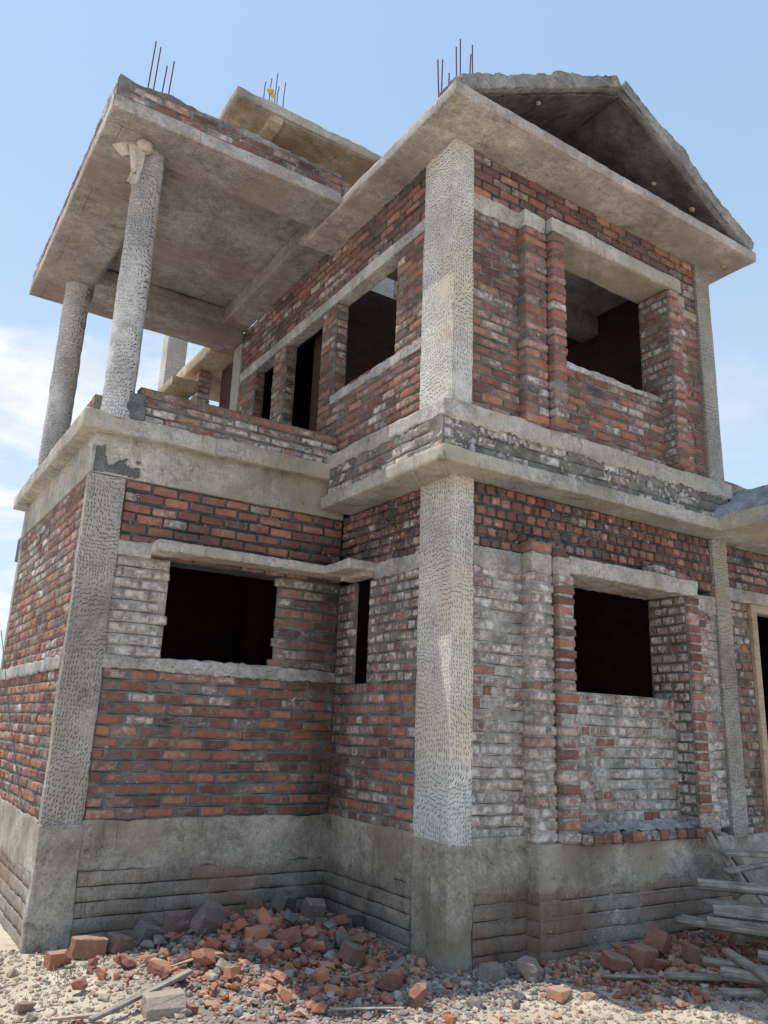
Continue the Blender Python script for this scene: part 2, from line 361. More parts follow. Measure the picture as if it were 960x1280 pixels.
def brick_mat(name, tint=1.0):
    m, nt, b = new_mat(name); g = G(nt)
    a = g.node('ShaderNodeAttribute', attribute_name='bc'); S = g.node('ShaderNodeSeparateColor'); g.L(a.outputs['Color'], S.inputs[0])
    r_, sm, dk = S.outputs; wh = a.outputs['Alpha']
    k = g.m('ADD', g.m('MULTIPLY_ADD', r_, .74, .12), g.m('MULTIPLY', g.m('SUBTRACT', g.noise(11, 6, .75), .5), 1.05))
    base = g.ramp(k, [(0, (.075, .046, .044)), (.2, (.155, .072, .058)), (.45, (.245, .104, .075)), (.7, (.335, .140, .095)), (.9, (.43, .20, .130)), (1, (.40, .27, .20))])
    fine = g.noise(70, 6, .8); base = g.mix(.8, base, g.ramp(fine, [(.25, (.36,) * 3), (.5, (.5,) * 3), (.75, (.62,) * 3)]), 'OVERLAY')
    n1 = g.noise(26, 5, .7); n2 = g.noise(6, 5, .7, g.map((1, 1, 1.6), loc=(4, 4, 4)))
    # soot stains
    base = g.mix(g.m('MULTIPLY', g.mr(g.m('ADD', g.m('MULTIPLY', dk, .62), g.m('MULTIPLY', n2, .6)), .42, .82), .8), base, (.062, .056, .058))
    # smeared mortar and lime
    ss = g.m('ADD', g.m('ADD', g.m('MULTIPLY', sm, .85), g.m('MULTIPLY', n1, .55)), g.m('MULTIPLY', n2, .45))
    f = g.mr(ss, .60, 1.08, .04, .93)
    gcol = g.mix(g.mr(g.noise(13, 6, .75), .40, .62), (.30, .27, .245), (.70, .67, .635))
    base = g.mix(f, base, gcol)
    ea = g.node('ShaderNodeAttribute', attribute_name='edge').outputs['Fac']
    ef = g.mr(g.m('ADD', ea, g.m('MULTIPLY', g.m('SUBTRACT', g.noise(38, 5, .75), .5), 1.5)), .42, 1.15, 0, .62)
    base = g.mix(ef, base, g.mix(g.mr(sm, .1, .7), (.17, .16, .145), (.34, .33, .31)))
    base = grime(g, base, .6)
    # lime blooms
    v = g.noise(21, 3, .6, dist=1.6); w = g.m('MULTIPLY', g.mr(g.m('ADD', v, g.m('MULTIPLY', g.noise(5, 3), .5)), g.m('SUBTRACT', 1.05, g.m('MULTIPLY', wh, .115)), g.m('SUBTRACT', 1.10, g.m('MULTIPLY', wh, .11))), .8)
    base = g.mix(w, base, (.62, .62, .61))
    g.L(base, b.inputs['Base Color'])
    g.bump(g.m('ADD', g.noise(60, 7, .8), g.m('MULTIPLY', n1, .8)), .6, .008, b); return m

def mortar_mat(name, c1, c2, wh=0.):
    m, nt, b = new_mat(name); g = G(nt)
    base = g.mix(g.mr(g.noise(7, 6, .7), .35, .65), c1, c2)
    base = g.mix(.8, base, g.ramp(g.noise(80, 5, .8), [(.25, (.35,) * 3), (.5, (.5,) * 3), (.75, (.63,) * 3)]), 'OVERLAY')
    ea = g.node('ShaderNodeAttribute', attribute_name='edge').outputs['Fac']; base = g.mix(g.mr(ea, .3, .95, 0, .72), base, (.035, .032, .029))  # bed grooves: recess shadow put into the mortar colour
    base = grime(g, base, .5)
    if wh: base = g.mix(g.mr(g.m('ADD', g.noise(30, 2, .5, dist=1.), g.m('MULTIPLY', g.noise(4.5, 3), .5)), 1.0 - .1 * wh, 1.05 - .1 * wh, 0, .8), base, (.6, .6, .6))
    g.L(base, b.inputs['Base Color']); g.bump(g.noise(90, 6, .85), .9, .01, b); return m

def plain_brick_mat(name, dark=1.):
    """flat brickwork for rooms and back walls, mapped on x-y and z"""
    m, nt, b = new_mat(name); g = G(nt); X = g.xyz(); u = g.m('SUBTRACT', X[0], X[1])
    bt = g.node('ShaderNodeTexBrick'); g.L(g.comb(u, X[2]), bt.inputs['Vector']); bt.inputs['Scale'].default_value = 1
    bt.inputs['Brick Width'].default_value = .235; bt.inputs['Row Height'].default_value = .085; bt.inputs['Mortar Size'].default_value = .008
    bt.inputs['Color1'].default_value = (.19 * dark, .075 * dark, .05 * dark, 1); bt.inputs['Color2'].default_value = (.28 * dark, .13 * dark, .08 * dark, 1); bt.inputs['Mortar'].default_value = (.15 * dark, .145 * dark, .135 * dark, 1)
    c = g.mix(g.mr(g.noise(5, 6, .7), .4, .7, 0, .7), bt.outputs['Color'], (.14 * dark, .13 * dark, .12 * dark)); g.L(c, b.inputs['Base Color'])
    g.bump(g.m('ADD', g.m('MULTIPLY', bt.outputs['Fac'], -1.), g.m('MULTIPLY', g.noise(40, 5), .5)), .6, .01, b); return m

def wood_mat(name, c1, c2):
    m, nt, b = new_mat(name); g = G(nt)
    oi = g.node('ShaderNodeObjectInfo')
    n = g.noise(1, 6, .7, g.map((3, 60, 60))); c = g.mix(g.mr(n, .3, .7), c1, c2)
    c = g.mix(g.mr(g.noise(6, 5, .7), .45, .7, 0, .6), c, (.12, .105, .09)); c = g.mix(g.m('MULTIPLY', oi.outputs['Random'], .5), c, g.mix(1., c, (.62, .58, .52), 'MULTIPLY'))
    g.L(c, b.inputs['Base Color']); g.bump(n, .6, .006, b); b.inputs['Roughness'].default_value = .8; return m

M = {}
M['col'] = concrete('hacked_column_concrete', (.50, .485, .445), (.60, .585, .535), hack=1, st=.35, dirt=.5, warm=(.60, .54, .42), pits=0, gr=.35, streak=.2)
M['col2'] = concrete('hacked_grey_concrete', (.30, .285, .255), (.40, .38, .335), hack=1, st=.5, dirt=.5, warm=(.34, .30, .23), pits=0)
M['roundcol'] = concrete('round_column_concrete', (.42, .41, .39), (.52, .51, .48), hack=1, st=.4, dirt=.4, pits=0, gr=.4)
M['beam'] = concrete('beam_concrete', (.36, .335, .29), (.50, .47, .41), st=.5, warm=(.37, .325, .245), streak=.35, dirt=.7)
M['ledge'] = concrete('ledge_concrete', (.33, .32, .29), (.52, .50, .45), st=.7, streak=.5, warm=(.44, .40, .30), dirt=.7, rough=1.5)
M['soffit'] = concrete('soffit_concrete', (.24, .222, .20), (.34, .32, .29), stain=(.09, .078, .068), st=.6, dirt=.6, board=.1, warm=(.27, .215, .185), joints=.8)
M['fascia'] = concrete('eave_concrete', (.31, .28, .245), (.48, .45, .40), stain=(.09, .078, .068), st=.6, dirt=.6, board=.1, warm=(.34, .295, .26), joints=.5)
M['rough'] = concrete('rough_roof_concrete', (.20, .19, .175), (.36, .35, .33), st=.9, dirt=1., rough=2.6)
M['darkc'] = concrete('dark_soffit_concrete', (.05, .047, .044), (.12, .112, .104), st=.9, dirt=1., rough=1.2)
M['band'] = concrete('band_mortar', (.30, .29, .265), (.50, .485, .45), st=.5, dirt=.6, rough=1.8)
M['plinth'] = concrete('plinth_plaster', (.33, .305, .255), (.50, .465, .395), st=.6, streak=.75, dirt=.9, rough=1.8, warm=(.38, .335, .25), gr=.45)
M['tan'] = concrete('tan_concrete', (.34, .27, .19), (.50, .43, .32), st=.7, warm=(.33, .22, .15), dirt=.9)
M['cement'] = concrete('grey_cement', (.20, .21, .22), (.40, .41, .42), st=.6, rough=2.4, dirt=.8)
M['patch'] = concrete('dark_cement_patch', (.10, .105, .105), (.17, .175, .175), st=.4, rough=1.5)
M['brick'] = brick_mat('brick')
M['mort'] = mortar_mat('mortar', (.14, .132, .12), (.26, .25, .23), .3)
M['mortd'] = mortar_mat('dark_mortar', (.055, .06, .066), (.15, .155, .16), .7)
M['mortl'] = mortar_mat('light_mortar', (.24, .23, .21), (.52, .51, .485), .6)
M['room'] = plain_brick_mat('room_brick', .3)  # brick darkened for rooms, indoor shade put into its colour
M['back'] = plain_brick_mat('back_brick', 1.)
M['wood'] = wood_mat('weathered_wood', (.15, .13, .11), (.46, .43, .38))
M['newwood'] = wood_mat('fresh_wood', (.44, .34, .25), (.58, .46, .35))
def simple(name, c, rough=.8, bump=0, scale=40, var=.3):
    m, nt, b = new_mat(name); g = G(nt)
    cc = g.mix(g.noise(scale, 4), tuple(x * (1 - var) for x in c), tuple(min(1, x * (1 + var)) for x in c)); g.L(cc, b.inputs['Base Color']); b.inputs['Roughness'].default_value = rough
    if bump: g.bump(g.noise(scale * 2, 5), bump, .01, b)
    return m
M['rebar'] = simple('rusty_rebar', (.13, .06, .07), .6)
M['black'] = simple('black_cable', (.02, .02, .022), .5)
M['sack'] = simple('dusty_sack', (.50, .46, .40), .9, .4)
M['yellow'] = simple('yellow_cloth', (.60, .42, .12), .8)

M['plug'] = simple('wood_plug', (.36, .29, .20), .9, .5)
def chunk_mat(name):
    """broken stone and brick: colour comes from the vertex colour"""
    m, nt, b = new_mat(name); g = G(nt); a = g.node('ShaderNodeAttribute', attribute_name='bc')
    oi = g.node('ShaderNodeObjectInfo')
    c = g.mix(.9, a.outputs['Color'], g.ramp(g.noise(45, 6, .8), [(.25, (.33,) * 3), (.5, (.5,) * 3), (.75, (.66,) * 3)]), 'OVERLAY')
    c = g.mix(g.mr(g.noise(14, 5, .7), .55, .72, 0, .6), c, (.27, .24, .21))
    gn = g.node('ShaderNodeNewGeometry').outputs['Normal']; du = g.mr(g.m('ADD', g.xyz(gn)[2], g.m('MULTIPLY', g.m('SUBTRACT', g.noise(24, 5, .7), .5), 1.6)), .5, 1.3, 0, .65); c = g.mix(du, c, (.40, .345, .29))
    g.L(c, b.inputs['Base Color']); g.bump(g.noise(55, 7, .8), 1., .012, b); return m
M['chunk'] = chunk_mat('rubble')
m, nt, b = new_mat('ground_soil'); g = G(nt)
c = g.mix(g.mr(g.noise(1.6, 5, .65), .35, .65), (.55, .46, .36), (.72, .63, .52)); c = g.mix(g.mr(g.noise(12, 6, .75), .5, .7, 0, .6), c, (.30, .24, .19))
c = g.mix(.8, c, g.ramp(g.noise(120, 4, .8), [(.25, (.33,) * 3), (.5, (.5,) * 3), (.75, (.66,) * 3)]), 'OVERLAY')
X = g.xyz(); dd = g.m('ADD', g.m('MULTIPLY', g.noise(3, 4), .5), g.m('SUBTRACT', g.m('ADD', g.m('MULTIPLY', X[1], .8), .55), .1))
c = g.mix(g.m('MULTIPLY', g.mr(dd, .15, .42), g.mr(X[0], -2.0, -1.5)), c, (.30, .26, .225))  # darker gravelly soil by the house, with shade put into the colour
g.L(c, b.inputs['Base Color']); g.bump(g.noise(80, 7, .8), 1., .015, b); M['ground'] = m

# ------------------------------------------------------------------ the house
house = empty('unfinished_house', (0, 0, 0), 'two-storey unfinished red brick house with bare concrete columns, gable and roofed balcony', 'house')
def part(name, mb, mats, parent=None, **k): return mb.build(name, mats, parent or house, **k)
XW, YR = 0.02, 0.03
BM = [M['brick'], M['mort']]
BMd = [M['brick'], M['mortd']]
BMl = [M['brick'], M['mortl']]

# --- columns
def box_part(name, mat, *a, parent=None, label=None, **k):
    mb = MB(); rough_box(mb, *a, **k); return part(name, mb, mat, parent, label=label)
box_part('column', M['col'], 0, .192, 0, .405, .70, 3.205, cell=.03, amp=.0035, r=.008, chip=.012, label='pale chisel-marked square column at the front corner, ground floor')
box_part('column', M['col'], -.111, .08, -.11, .29, 3.695, 5.935, cell=.03, amp=.0035, r=.008, chip=.012, label='pale chisel-marked square column at the front corner, upper floor')
box_part('column', M['col2'], 2.97, 3.183, 0.002, .3, .66, 3.205, cell=.04, amp=.003, r=.008, chip=.01)
box_part('column', M['col2'], 2.86, 3.07, -.105, .2, 3.695, 5.935, cell=.04, amp=.003, r=.008, chip=.01)
box_part('column', M['col2'], -2.14, -1.87, 1.58, 1.668, 0, 3.172, cell=.035, amp=.005, r=.01, chip=.012, label='grey chisel-marked corner column under the balcony')
box_part('column', M['col2'], -2.14, -1.9, 4.3, 4.42, -.2, 3.172, cell=.06, amp=.004)
box_part('column', M['col2'], -.111, .1, 4.02, 4.26, 3.6, 5.98, cell=.04, amp=.003)
def round_column(cx, cy, z0, z1, r):
    n = 40; zs = np.linspace(z0, z1, 60); A, Z = np.meshgrid(np.linspace(0, 2 * math.pi, n + 1), zs, indexing='ij')
    a, z = A.ravel(), Z.ravel()
    N = np.stack([np.cos(a), np.sin(a), 0 * a], 1); P = np.stack([cx + r * np.cos(a), cy + r * np.sin(a), z], 1)
    flare = .012 * np.exp(-((z - z0) / .08) ** 2)
    P = P + N * ((fbm(P, 14, 1) * .006) + flare + vnoise(P * [0.1, .1, 1], 5, 3) * .003)[:, None]
    mb = MB(); mb.add(P, grid_faces(n + 1, 60)); return part('column', mb, M['roundcol'], label='round chisel-marked balcony column')
round_column(-2.0, 1.615, 3.60, 5.975, .118)['label'] = 'round chisel-marked balcony column at the near corner'
round_column(-2.0, 4.15, 3.60, 5.975, .128)['label'] = 'round balcony column at the far corner'
mb = MB()
rough_box(mb, -2.02, -1.80, 1.50, 1.72, 3.615, 3.85, cell=.02, amp=.02, r=.03); part('column_footing', mb, M['patch'])
# column foot in the plinth, rounded and rough
box_part('column_footing', M['plinth'], -.012, .205, -.008, .42, -.15, .745, cell=.02, amp=.012, r=.035)
box_part('column_footing', M['plinth'], -2.152, -1.86, 1.565, 1.67, -.15, .74, cell=.03, amp=.01, r=.02)

# --- plinth
def plinth(x0, x1, y0, y1, skip='', zt=.762, zl=.42):
    mb = MB(); rough_box(mb, x0, x1, y0, y1, zl, zt, cell=.017, amp=.010, r=.014, rag=.035, ragf=9, skip=skip, ragtop=.008, maxn=200)
    rough_box(mb, x0 + .012, x1 - .012, y0 + .012, y1 - .012, -.2, zl + .05, cell=.03, amp=.006, r=.006, skip=skip)
    return part('plinth', mb, M['plinth'])
st_pl = dict(sm=.95, dk=.35, smv=.3, wh=.05)
pl = plinth(-1.89, .04, 1.58, 1.7)
mbp = MB(); brick_face(mbp, (0, 1.586, 0), (1, 0, 0), (0, -1, 0), -1.86, .0, -.13, .44, style=st_pl, course=.096, only=True, mmi=0, proud=-.004, groove=.006, mamp=1.1); 
pm = concrete('plinth_brick', (.24, .22, .185), (.42, .385, .325), st=.6, streak=.6, rough=1.8, dirt=.8, warm=(.30, .21, .155), gr=.5); M['plb'] = pm
mbp.build('brick_course', [pm], pl)
pl = plinth(.0, .12, .38, 1.62)
mbp = MB(); brick_face(mbp, (.006, 0, 0), (0, -1, 0), (-1, 0, 0), -1.58, -.41, -.13, .44, style=st_pl, course=.096, only=True, mmi=0, proud=-.004, groove=.006, mamp=1.1); mbp.build('brick_course', [pm], pl)
pl = plinth(.16, .68, 0.0, .2)
mbp = MB(); brick_face(mbp, (0, .006, 0), (1, 0, 0), (0, -1, 0), .2, .665, -.13, .46, style=st_pl, course=.096, only=True, mmi=0, proud=-.004, groove=.006, mamp=1.1); mbp.build('brick_course', [pm], pl)
pl = plinth(.655, 2.80, -.125, .2, zt=.715)
mbp = MB(); brick_face(mbp, (0, -.119, 0), (1, 0, 0), (0, -1, 0), .66, 2.8, -.13, .47, style=st_pl, course=.096, only=True, mmi=0, proud=-.004, groove=.006, mamp=1.1)
brick_face(mbp, (.661, 0, 0), (0, -1, 0), (-1, 0, 0), 0.0, .122, -.13, .44, style=st_pl, course=.096, only=True, mmi=0, proud=-.004, groove=.006, mamp=1.1); mbp.build('brick_course', [pm], pl)
pl = plinth(2.78, 6.2, 0.03, .3, zt=.68)
pl = plinth(-2.146, -2.0, 1.665, 4.5)
mbp = MB(); brick_face(mbp, (-2.14, 0, 0), (0, -1, 0), (-1, 0, 0), -4.5, -1.67, -.13, .44, course=.096, only=True, mmi=0, proud=-.004, groove=.006, mamp=1.1); mbp.build('brick_course', [pm], pl)

# --- ground floor, front wall of the right block
W_lo = dict(sm=.56, dk=.08, smv=.6, wh=.3); W_hi = dict(sm=.06, dk=.35, wh=1.); 
mb = MB(); brick_face(mb, (0, YR, 0), (1, 0, 0), (0, -1, 0), .192, 2.97, .74, 2.58, holes=[(1.03, 2.35, 1.745, 3)], style=W_lo, bond='mixed', thick=.22, proud=.003, joint=.014)
wallR = part('brick_wall', mb, BMl, label='ground floor brick wall smeared with grey mortar around the window')
mb = MB(); brick_face(mb, (0, YR, 0), (1, 0, 0), (0, -1, 0), .192, 2.97, 2.715, 3.2, style=W_hi, bond='head', length=.2, joint=.018, thick=.3, proud=.017, groove=0); mb.build('upper_courses', BMd, wallR)
mb = MB(); rough_box(mb, .192, .665, .012, .3, 2.565, 2.72, cell=.02, amp=.007, r=.012, rag=.016, ragtop=.006); mb.build('mortar_band', M['band'], wallR); mb = MB()
rough_box(mb, 2.6, 2.97, .012, .3, 2.50, 2.66, cell=.02, amp=.007, r=.012, rag=.016, ragtop=.01); mb.build('mortar_band', M['band'], wallR)
def pilaster(parent, x0, x1, y0, z0, z1, st, mats=BM, yb=None):
    mb = MB(); pier(mb, x0, x1, y0, (YR + .02) if yb is None else yb, z0, z1, st); mb.build('pilaster', mats, parent)
PL = dict(sm=.5, dk=.1, smv=.5); PO = dict(sm=.22, dk=0., smv=.4)
pilaster(wallR, .66, .862, -.10, .715, 2.575, PL, BMl)
pilaster(wallR, .868, 1.03, -.152, .715, 2.575, PO, BMl)
pilaster(wallR, 2.352, 2.50, -.152, .715, 2.59, PO, BMl)
pilaster(wallR, 2.506, 2.66, -.10, .715, 2.5, PL, BMl)
mb = MB()   # bricks oversailing on top of the lintel
for (a, b_, y0, z) in ((.655, .86, -.10, 2.72), (.875, .97, -.13, 2.70)):
    mb = MB(); pier(mb, a, b_, y0, .04, z, z + .085, dict(sm=.2, dk=.1)); mb.build('top_brick', BM, wallR)
mb = MB()
for k in range(4): pier(mb, 2.0 + .15 * k + .003, 2.0 + .15 * (k + 1) - .004, -.11 + .012 * k, .04, 2.735 - .012 * k, 2.815 - .012 * k, dict(sm=.35, dk=.2, wh=1))
mb.build('top_brick', BM, wallR)
mb = MB(); rough_box(mb, .66, .862, -.092, .06, 2.572, 2.72, cell=.015, amp=.006, r=.012, rag=.012, ragtop=.006)
rough_box(mb, .872, 1.0, -.145, .06, 2.572, 2.705, cell=.015, amp=.006, r=.014, rag=.012)
rough_box(mb, .985, 2.50, -.155, .25, 2.592, 2.725, cell=.02, amp=.006, r=.014, rag=.008, ragf=22, ragtop=.004)
rough_box(mb, 2.50, 2.66, -.10, .06, 2.50, 2.60, cell=.02, amp=.007, r=.012, rag=.012); mb.build('lintel', M['beam'], wallR)
# infill reveal on the right and the brick-on-edge ledge under the window
mb = MB(); brick_face(mb, (2.334, 0, 0), (0, -1, 0), (-1, 0, 0), -.24, .13, .78, 2.59, style=dict(sm=.62, dk=.3), bond='head', length=.25, thick=.05)
mb.build('window_reveal', BM, wallR)
mb = MB(); brick_face(mb, (1.048, 0, 0), (0, 1, 0), (1, 0, 0), .0, .22, 1.745, 2.59, style=dict(sm=.62, dk=.3), bond='head', length=.25, thick=.05); mb.build('window_reveal', BM, wallR)
mb = MB()
for k in range(13):
    a = 1.035 + k * .1012
    pier(mb, a, a + .094, -.168 + random.uniform(-.004, .006), -.02, .700, .782, dict(sm=random.choice([.05, .1, .5]), dk=random.choice([0, .1, .6]), smv=.1))
mb.build('ledge_brick', BM, wallR)
mb = MB(); nx, ny = 60, 10; A, B = np.meshgrid(np.linspace(1.035, 2.35, nx), np.linspace(-.15, .04, ny), indexing='ij')
P = np.stack([A.ravel(), B.ravel(), .778 + .055 * np.clip((B.ravel() + .15) / .19, 0, 1) ** 1.4], 1); P[:, 2] += fbm(P, 26, 3) * .028; mb.add(P, grid_faces(nx, ny)); mb.build('mortar_fillet', M['band'], wallR)

def splashes(parent, n, plane, lo, hi, col=.5, size=.006):
    k = 'xyz'.index(plane[0]); P = RNG.uniform(lo, hi, (n, 3)); P[:, k] = plane[1]; sg = np.ones(3); sg[k] = .35
    V = ico[None] * (1 + RNG.normal(0, .25, (n, 12, 1))) * (RNG.gamma(2.2, size / 2.2, n)[:, None, None] * RNG.uniform(.5, 1.8, (n, 1, 3)) * sg) + P[:, None]
    F = (icf[None] + (np.arange(n) * 12)[:, None, None]).reshape(-1, 3); mb = MB(); mb.add(V.reshape(-1, 3), F); o = mb.build('mortar_splash', M['band'], parent); o['kind'] = 'stuff'; return o
splashes(house, 110, ('y', -.128), (.7, 0, 0), (2.7, 0, .7), size=.004)
# --- ground floor, return wall (faces left)
St_o = dict(sm=.16, dk=.12, smv=.3); 
mb = MB(); brick_face(mb, (XW, 0, 0), (0, -1, 0), (-1, 0, 0), -1.6, -.405, .74, 1.765, style=dict(sm=.2, dk=.22, smv=.25), bond='mixed', length=.21, thick=.09)
wallB = part('brick_wall', mb, BM, label='narrow return wall between corner column and set-back wall')
mb = MB(); brick_face(mb, (XW, 0, 0), (0, -1, 0), (-1, 0, 0), -1.6, -.405, 1.765, 2.585, holes=[(-1.33, -1.105, 1.7, 3)], style=dict(sm=.5, dk=.25, wh=.8), bond='head', length=.2, thick=.035, tooth=.008)
mb.build('middle_courses', BM, wallB)
mb = MB(); brick_face(mb, (XW, 0, 0), (0, -1, 0), (-1, 0, 0), -1.6, -.405, 2.69, 3.2, style=dict(sm=.1, dk=.5, wh=1.4), bond='head', length=.2, thick=.2, proud=.017, groove=0); mb.build('upper_courses', BMd, wallB)
mb = MB(); rough_box(mb, .004, .1, .405, 1.02, 2.575, 2.70, cell=.02, amp=.006, rag=.012, ragtop=.01); mb.build('mortar_band', M['band'], wallB)

# --- ground floor, set-back wall under the balcony
F1 = dict(sm=.12, dk=.14, smv=.3)
mb = MB(); brick_face(mb, (0, 1.6, 0), (1, 0, 0), (0, -1, 0), -1.87, .03, .755, 1.78, style=F1, thick=.22)
wallF = part('brick_wall', mb, BM, label='set-back brick wall under the balcony with the wide window')
mb = MB(); brick_face(mb, (0, 1.6, 0), (1, 0, 0), (0, -1, 0), -1.87, -1.40, 1.86, 2.60, holes=[(-1.463, 9, 1, 4)], style=dict(sm=.72, dk=.05, smv=.3, wh=.3), thick=.22, tooth=.032)
mb.build('left_courses', BMl, wallF)
mb = MB(); brick_face(mb, (0, 1.6, 0), (1, 0, 0), (0, -1, 0), -.62, .03, 1.86, 2.60, holes=[(-9, -.553, 1, 4)], style=dict(sm=.16, dk=.55, wh=.5), thick=.02, tooth=.032)
mb.build('right_courses', BM, wallF)
mb = MB(); brick_face(mb, (0, 1.6, 0), (1, 0, 0), (0, -1, 0), -1.87, .03, 2.60, 3.172, style=dict(sm=.03, dk=.25, wh=.5), joint=.017, thick=.22, proud=.017, groove=0, length=.2); mb.build('upper_courses', BMd, wallF)
mb = MB(); rough_box(mb, -1.875, .03, 1.578, 1.82, 1.775, 1.868, cell=.018, amp=.008, r=.012, rag=.012, ragf=20, ragtop=.008)
mb.build('sill_band', M['band'], wallF)
mb = MB(); rough_box(mb, -1.87, -1.62, 1.585, 1.82, 2.60, 2.70, cell=.02, amp=.006, rag=.01, ragtop=.01); mb.build('mortar_band', M['band'], wallF)
# window hood: along the wall, turning the corner over the narrow window
mb = MB(); rough_box(mb, -1.64, .02, 1.365, 1.60, 2.625, 2.705, cell=.025, amp=.006, r=.012, chip=.02)
rough_box(mb, -.25, .02, 1.0, 1.38, 2.63, 2.708, cell=.025, amp=.006, r=.014, chip=.03)
rough_box(mb, -.10, .02, 1.03, 1.38, 2.59, 2.635, cell=.03, amp=.005)
part('window_hood', mb, M['beam'])

# --- left side wall, in the sun
LW = dict(sm=.12, dk=.05, smv=.25, wh=.4)
mb = MB(); brick_face(mb, (-2.132, 0, 0), (0, -1, 0), (-1, 0, 0), -4.3, -1.667, .755, 1.755, style=LW, thick=.2)
wallL = part('brick_wall', mb, BM, label='left side brick wall in raking sun')
mb = MB(); brick_face(mb, (-2.132, 0, 0), (0, -1, 0), (-1, 0, 0), -4.3, -1.667, 1.835, 3.172, style=dict(sm=.2, dk=.15, wh=.6), thick=.2); mb.build('upper_courses', BM, wallL)
mb = MB(); rough_box(mb, -2.147, -2.0, 1.667, 4.3, 1.75, 1.842, cell=.025, amp=.008, rag=.012, ragtop=.012); mb.build('sill_band', M['band'], wallL)

# --- balcony floor edge, beam below it
mb = MB(); rough_box(mb, -2.25, -.10, 1.49, 4.52, 3.482, 3.622, cell=.03, amp=.006, r=.01, chip=.02, ragtop=.006, maxn=90); part('balcony_floor', mb, M['ledge'])
mb = MB(); rough_box(mb, -2.142, .02, 1.582, 1.8, 3.172, 3.49, cell=.04, amp=.004, r=.007); rough_box(mb, -2.142, -2.0, 1.8, 4.42, 3.172, 3.49, cell=.05, amp=.004, r=.007); part('balcony_beam', mb, M['beam'])
mb = MB()  # dark cement patch smeared on the beam corner
nx, ny = 40, 26; A, B = np.meshgrid(np.linspace(-2.12, -1.78, nx), np.linspace(3.15, 3.44, ny), indexing='ij'); P = np.stack([A.ravel(), 1.577 + 0 * A.ravel(), B.ravel()], 1)
ed = fbm(P, 14, 3, 3); lim = 3.30 + .13 * ed + .06 * vnoise(P, 30, 8) + .09 * (A.ravel() < -2.05)
keep = (B.ravel() < lim) & (B.ravel() > 3.185 + .02 * ed); P[:, 1] += -fbm(P, 30, 4) * .004 + np.where(keep, 0, .03); mb.add(P, grid_faces(nx, ny)); part('cement_patch', mb, M['patch'])
# parapet
PB = dict(sm=.42, dk=.2, wh=.6, smv=.4)
mb = MB(); brick_face(mb, (0, 1.535, 0), (1, 0, 0), (0, -1, 0), -1.88, -.1, 3.62, 3.83, style=PB, course=.07, thick=.1)
brick_face(mb, (0, 1.535, 0), (1, 0, 0), (0, -1, 0), -1.86, -.1, 3.83, 3.905, style=dict(sm=.08, dk=0., smv=.1), course=.08, thick=.1, mortar=True, start=1)
brick_face(mb, (-2.17, 0, 0), (0, -1, 0), (-1, 0, 0), -4.2, -1.62, 3.62, 3.79, style=PB, thick=.1); brick_face(mb, (0, 1.62, 0), (1, 0, 0), (0, -1, 0), -2.17, -2.07, 3.62, 3.79, style=dict(sm=.3, dk=.6), thick=.1)
mb_ = mb; rough_box(mb_, -1.85, -.1, 1.56, 1.63, 3.6, 3.895, cell=.1, amp=.004, mi=1); rough_box(mb_, -2.15, -2.07, 1.64, 4.2, 3.6, 3.78, cell=.1, amp=.004, mi=1)
part('balcony_parapet', mb, BM)

# --- first-floor band around the right block: hood slab, brick infill, ledge
mb = MB(); rough_box(mb, -.268, 2.86, -.225, .2, 3.20, 3.312, cell=.03, amp=.006, r=.012, chip=.025); rough_box(mb, -.268, .2, .19, 1.50, 3.20, 3.312, cell=.03, amp=.006, r=.012, chip=.025); hood = part('hood_slab', mb, M['ledge'])
mb = MB(); st = dict(sm=.55, dk=.1, smv=.6, wh=.3)
brick_face(mb, (0, -.125, 0), (1, 0, 0), (0, -1, 0), -.195, 3.05, 3.312, 3.575, style=dict(sm=.9, dk=.35, smv=.5, wh=1), thick=.15, proud=.0, mamp=2.2, lack=.35)
brick_face(mb, (-.195, 0, 0), (0, -1, 0), (-1, 0, 0), -1.5, .125, 3.312, 3.575, style=dict(sm=.62, dk=.15, smv=.5, wh=.3), thick=.15, proud=.001, mamp=2, lack=.2)
mb.build('infill_courses', BM, hood)
mb = MB(); rough_box(mb, -.175, 3.12, -.145, .2, 3.56, 3.702, cell=.02, amp=.008, r=.014, rag=.028, ragf=16, ragtop=.004, maxn=170, chip=.02); rough_box(mb, -.20, .2, -.13, 1.56, 3.575, 3.70, cell=.02, amp=.007, r=.014, rag=.02, ragf=12, chip=.02); part('ledge', mb, M['ledge'])

# --- upper floor, front wall of the right block
YU = -.08; UR = dict(sm=.2, dk=.2, smv=.35, wh=.2)
mb = MB(); brick_face(mb, (0, YU, 0), (1, 0, 0), (0, -1, 0), .08, 2.86, 3.70, 5.39, holes=[(.95, 2.28, 4.34, 6)], style=UR, thick=.21, proud=.008)
wallU = part('brick_wall', mb, BM, label='upper floor front brick wall around the window')
mb = MB(); brick_face(mb, (0, YU, 0), (1, 0, 0), (0, -1, 0), .08, 2.86, 5.53, 5.935, style=dict(sm=.1, dk=.35, wh=.7), joint=.016, thick=.23, proud=.017, groove=0, length=.2); brick_face(mb, (0, YU + .005, 0), (1, 0, 0), (0, -1, 0), 2.5, 2.86, 5.38, 5.54, style=dict(sm=.2, dk=.3, wh=.7), thick=.2); mb.build('upper_courses', BMd, wallU)
UA = dict(sm=.3, dk=.1, smv=.35)
pilaster(wallU, .56, .80, -.165, 3.70, 5.39, UA, BM, -.06); pilaster(wallU, .806, .95, -.222, 3.70, 5.39, UA, BM, -.06)
pilaster(wallU, 2.282, 2.42, -.222, 3.70, 5.40, UA, BM, -.06); pilaster(wallU, 2.426, 2.56, -.165, 3.70, 5.33, UA, BM, -.06)
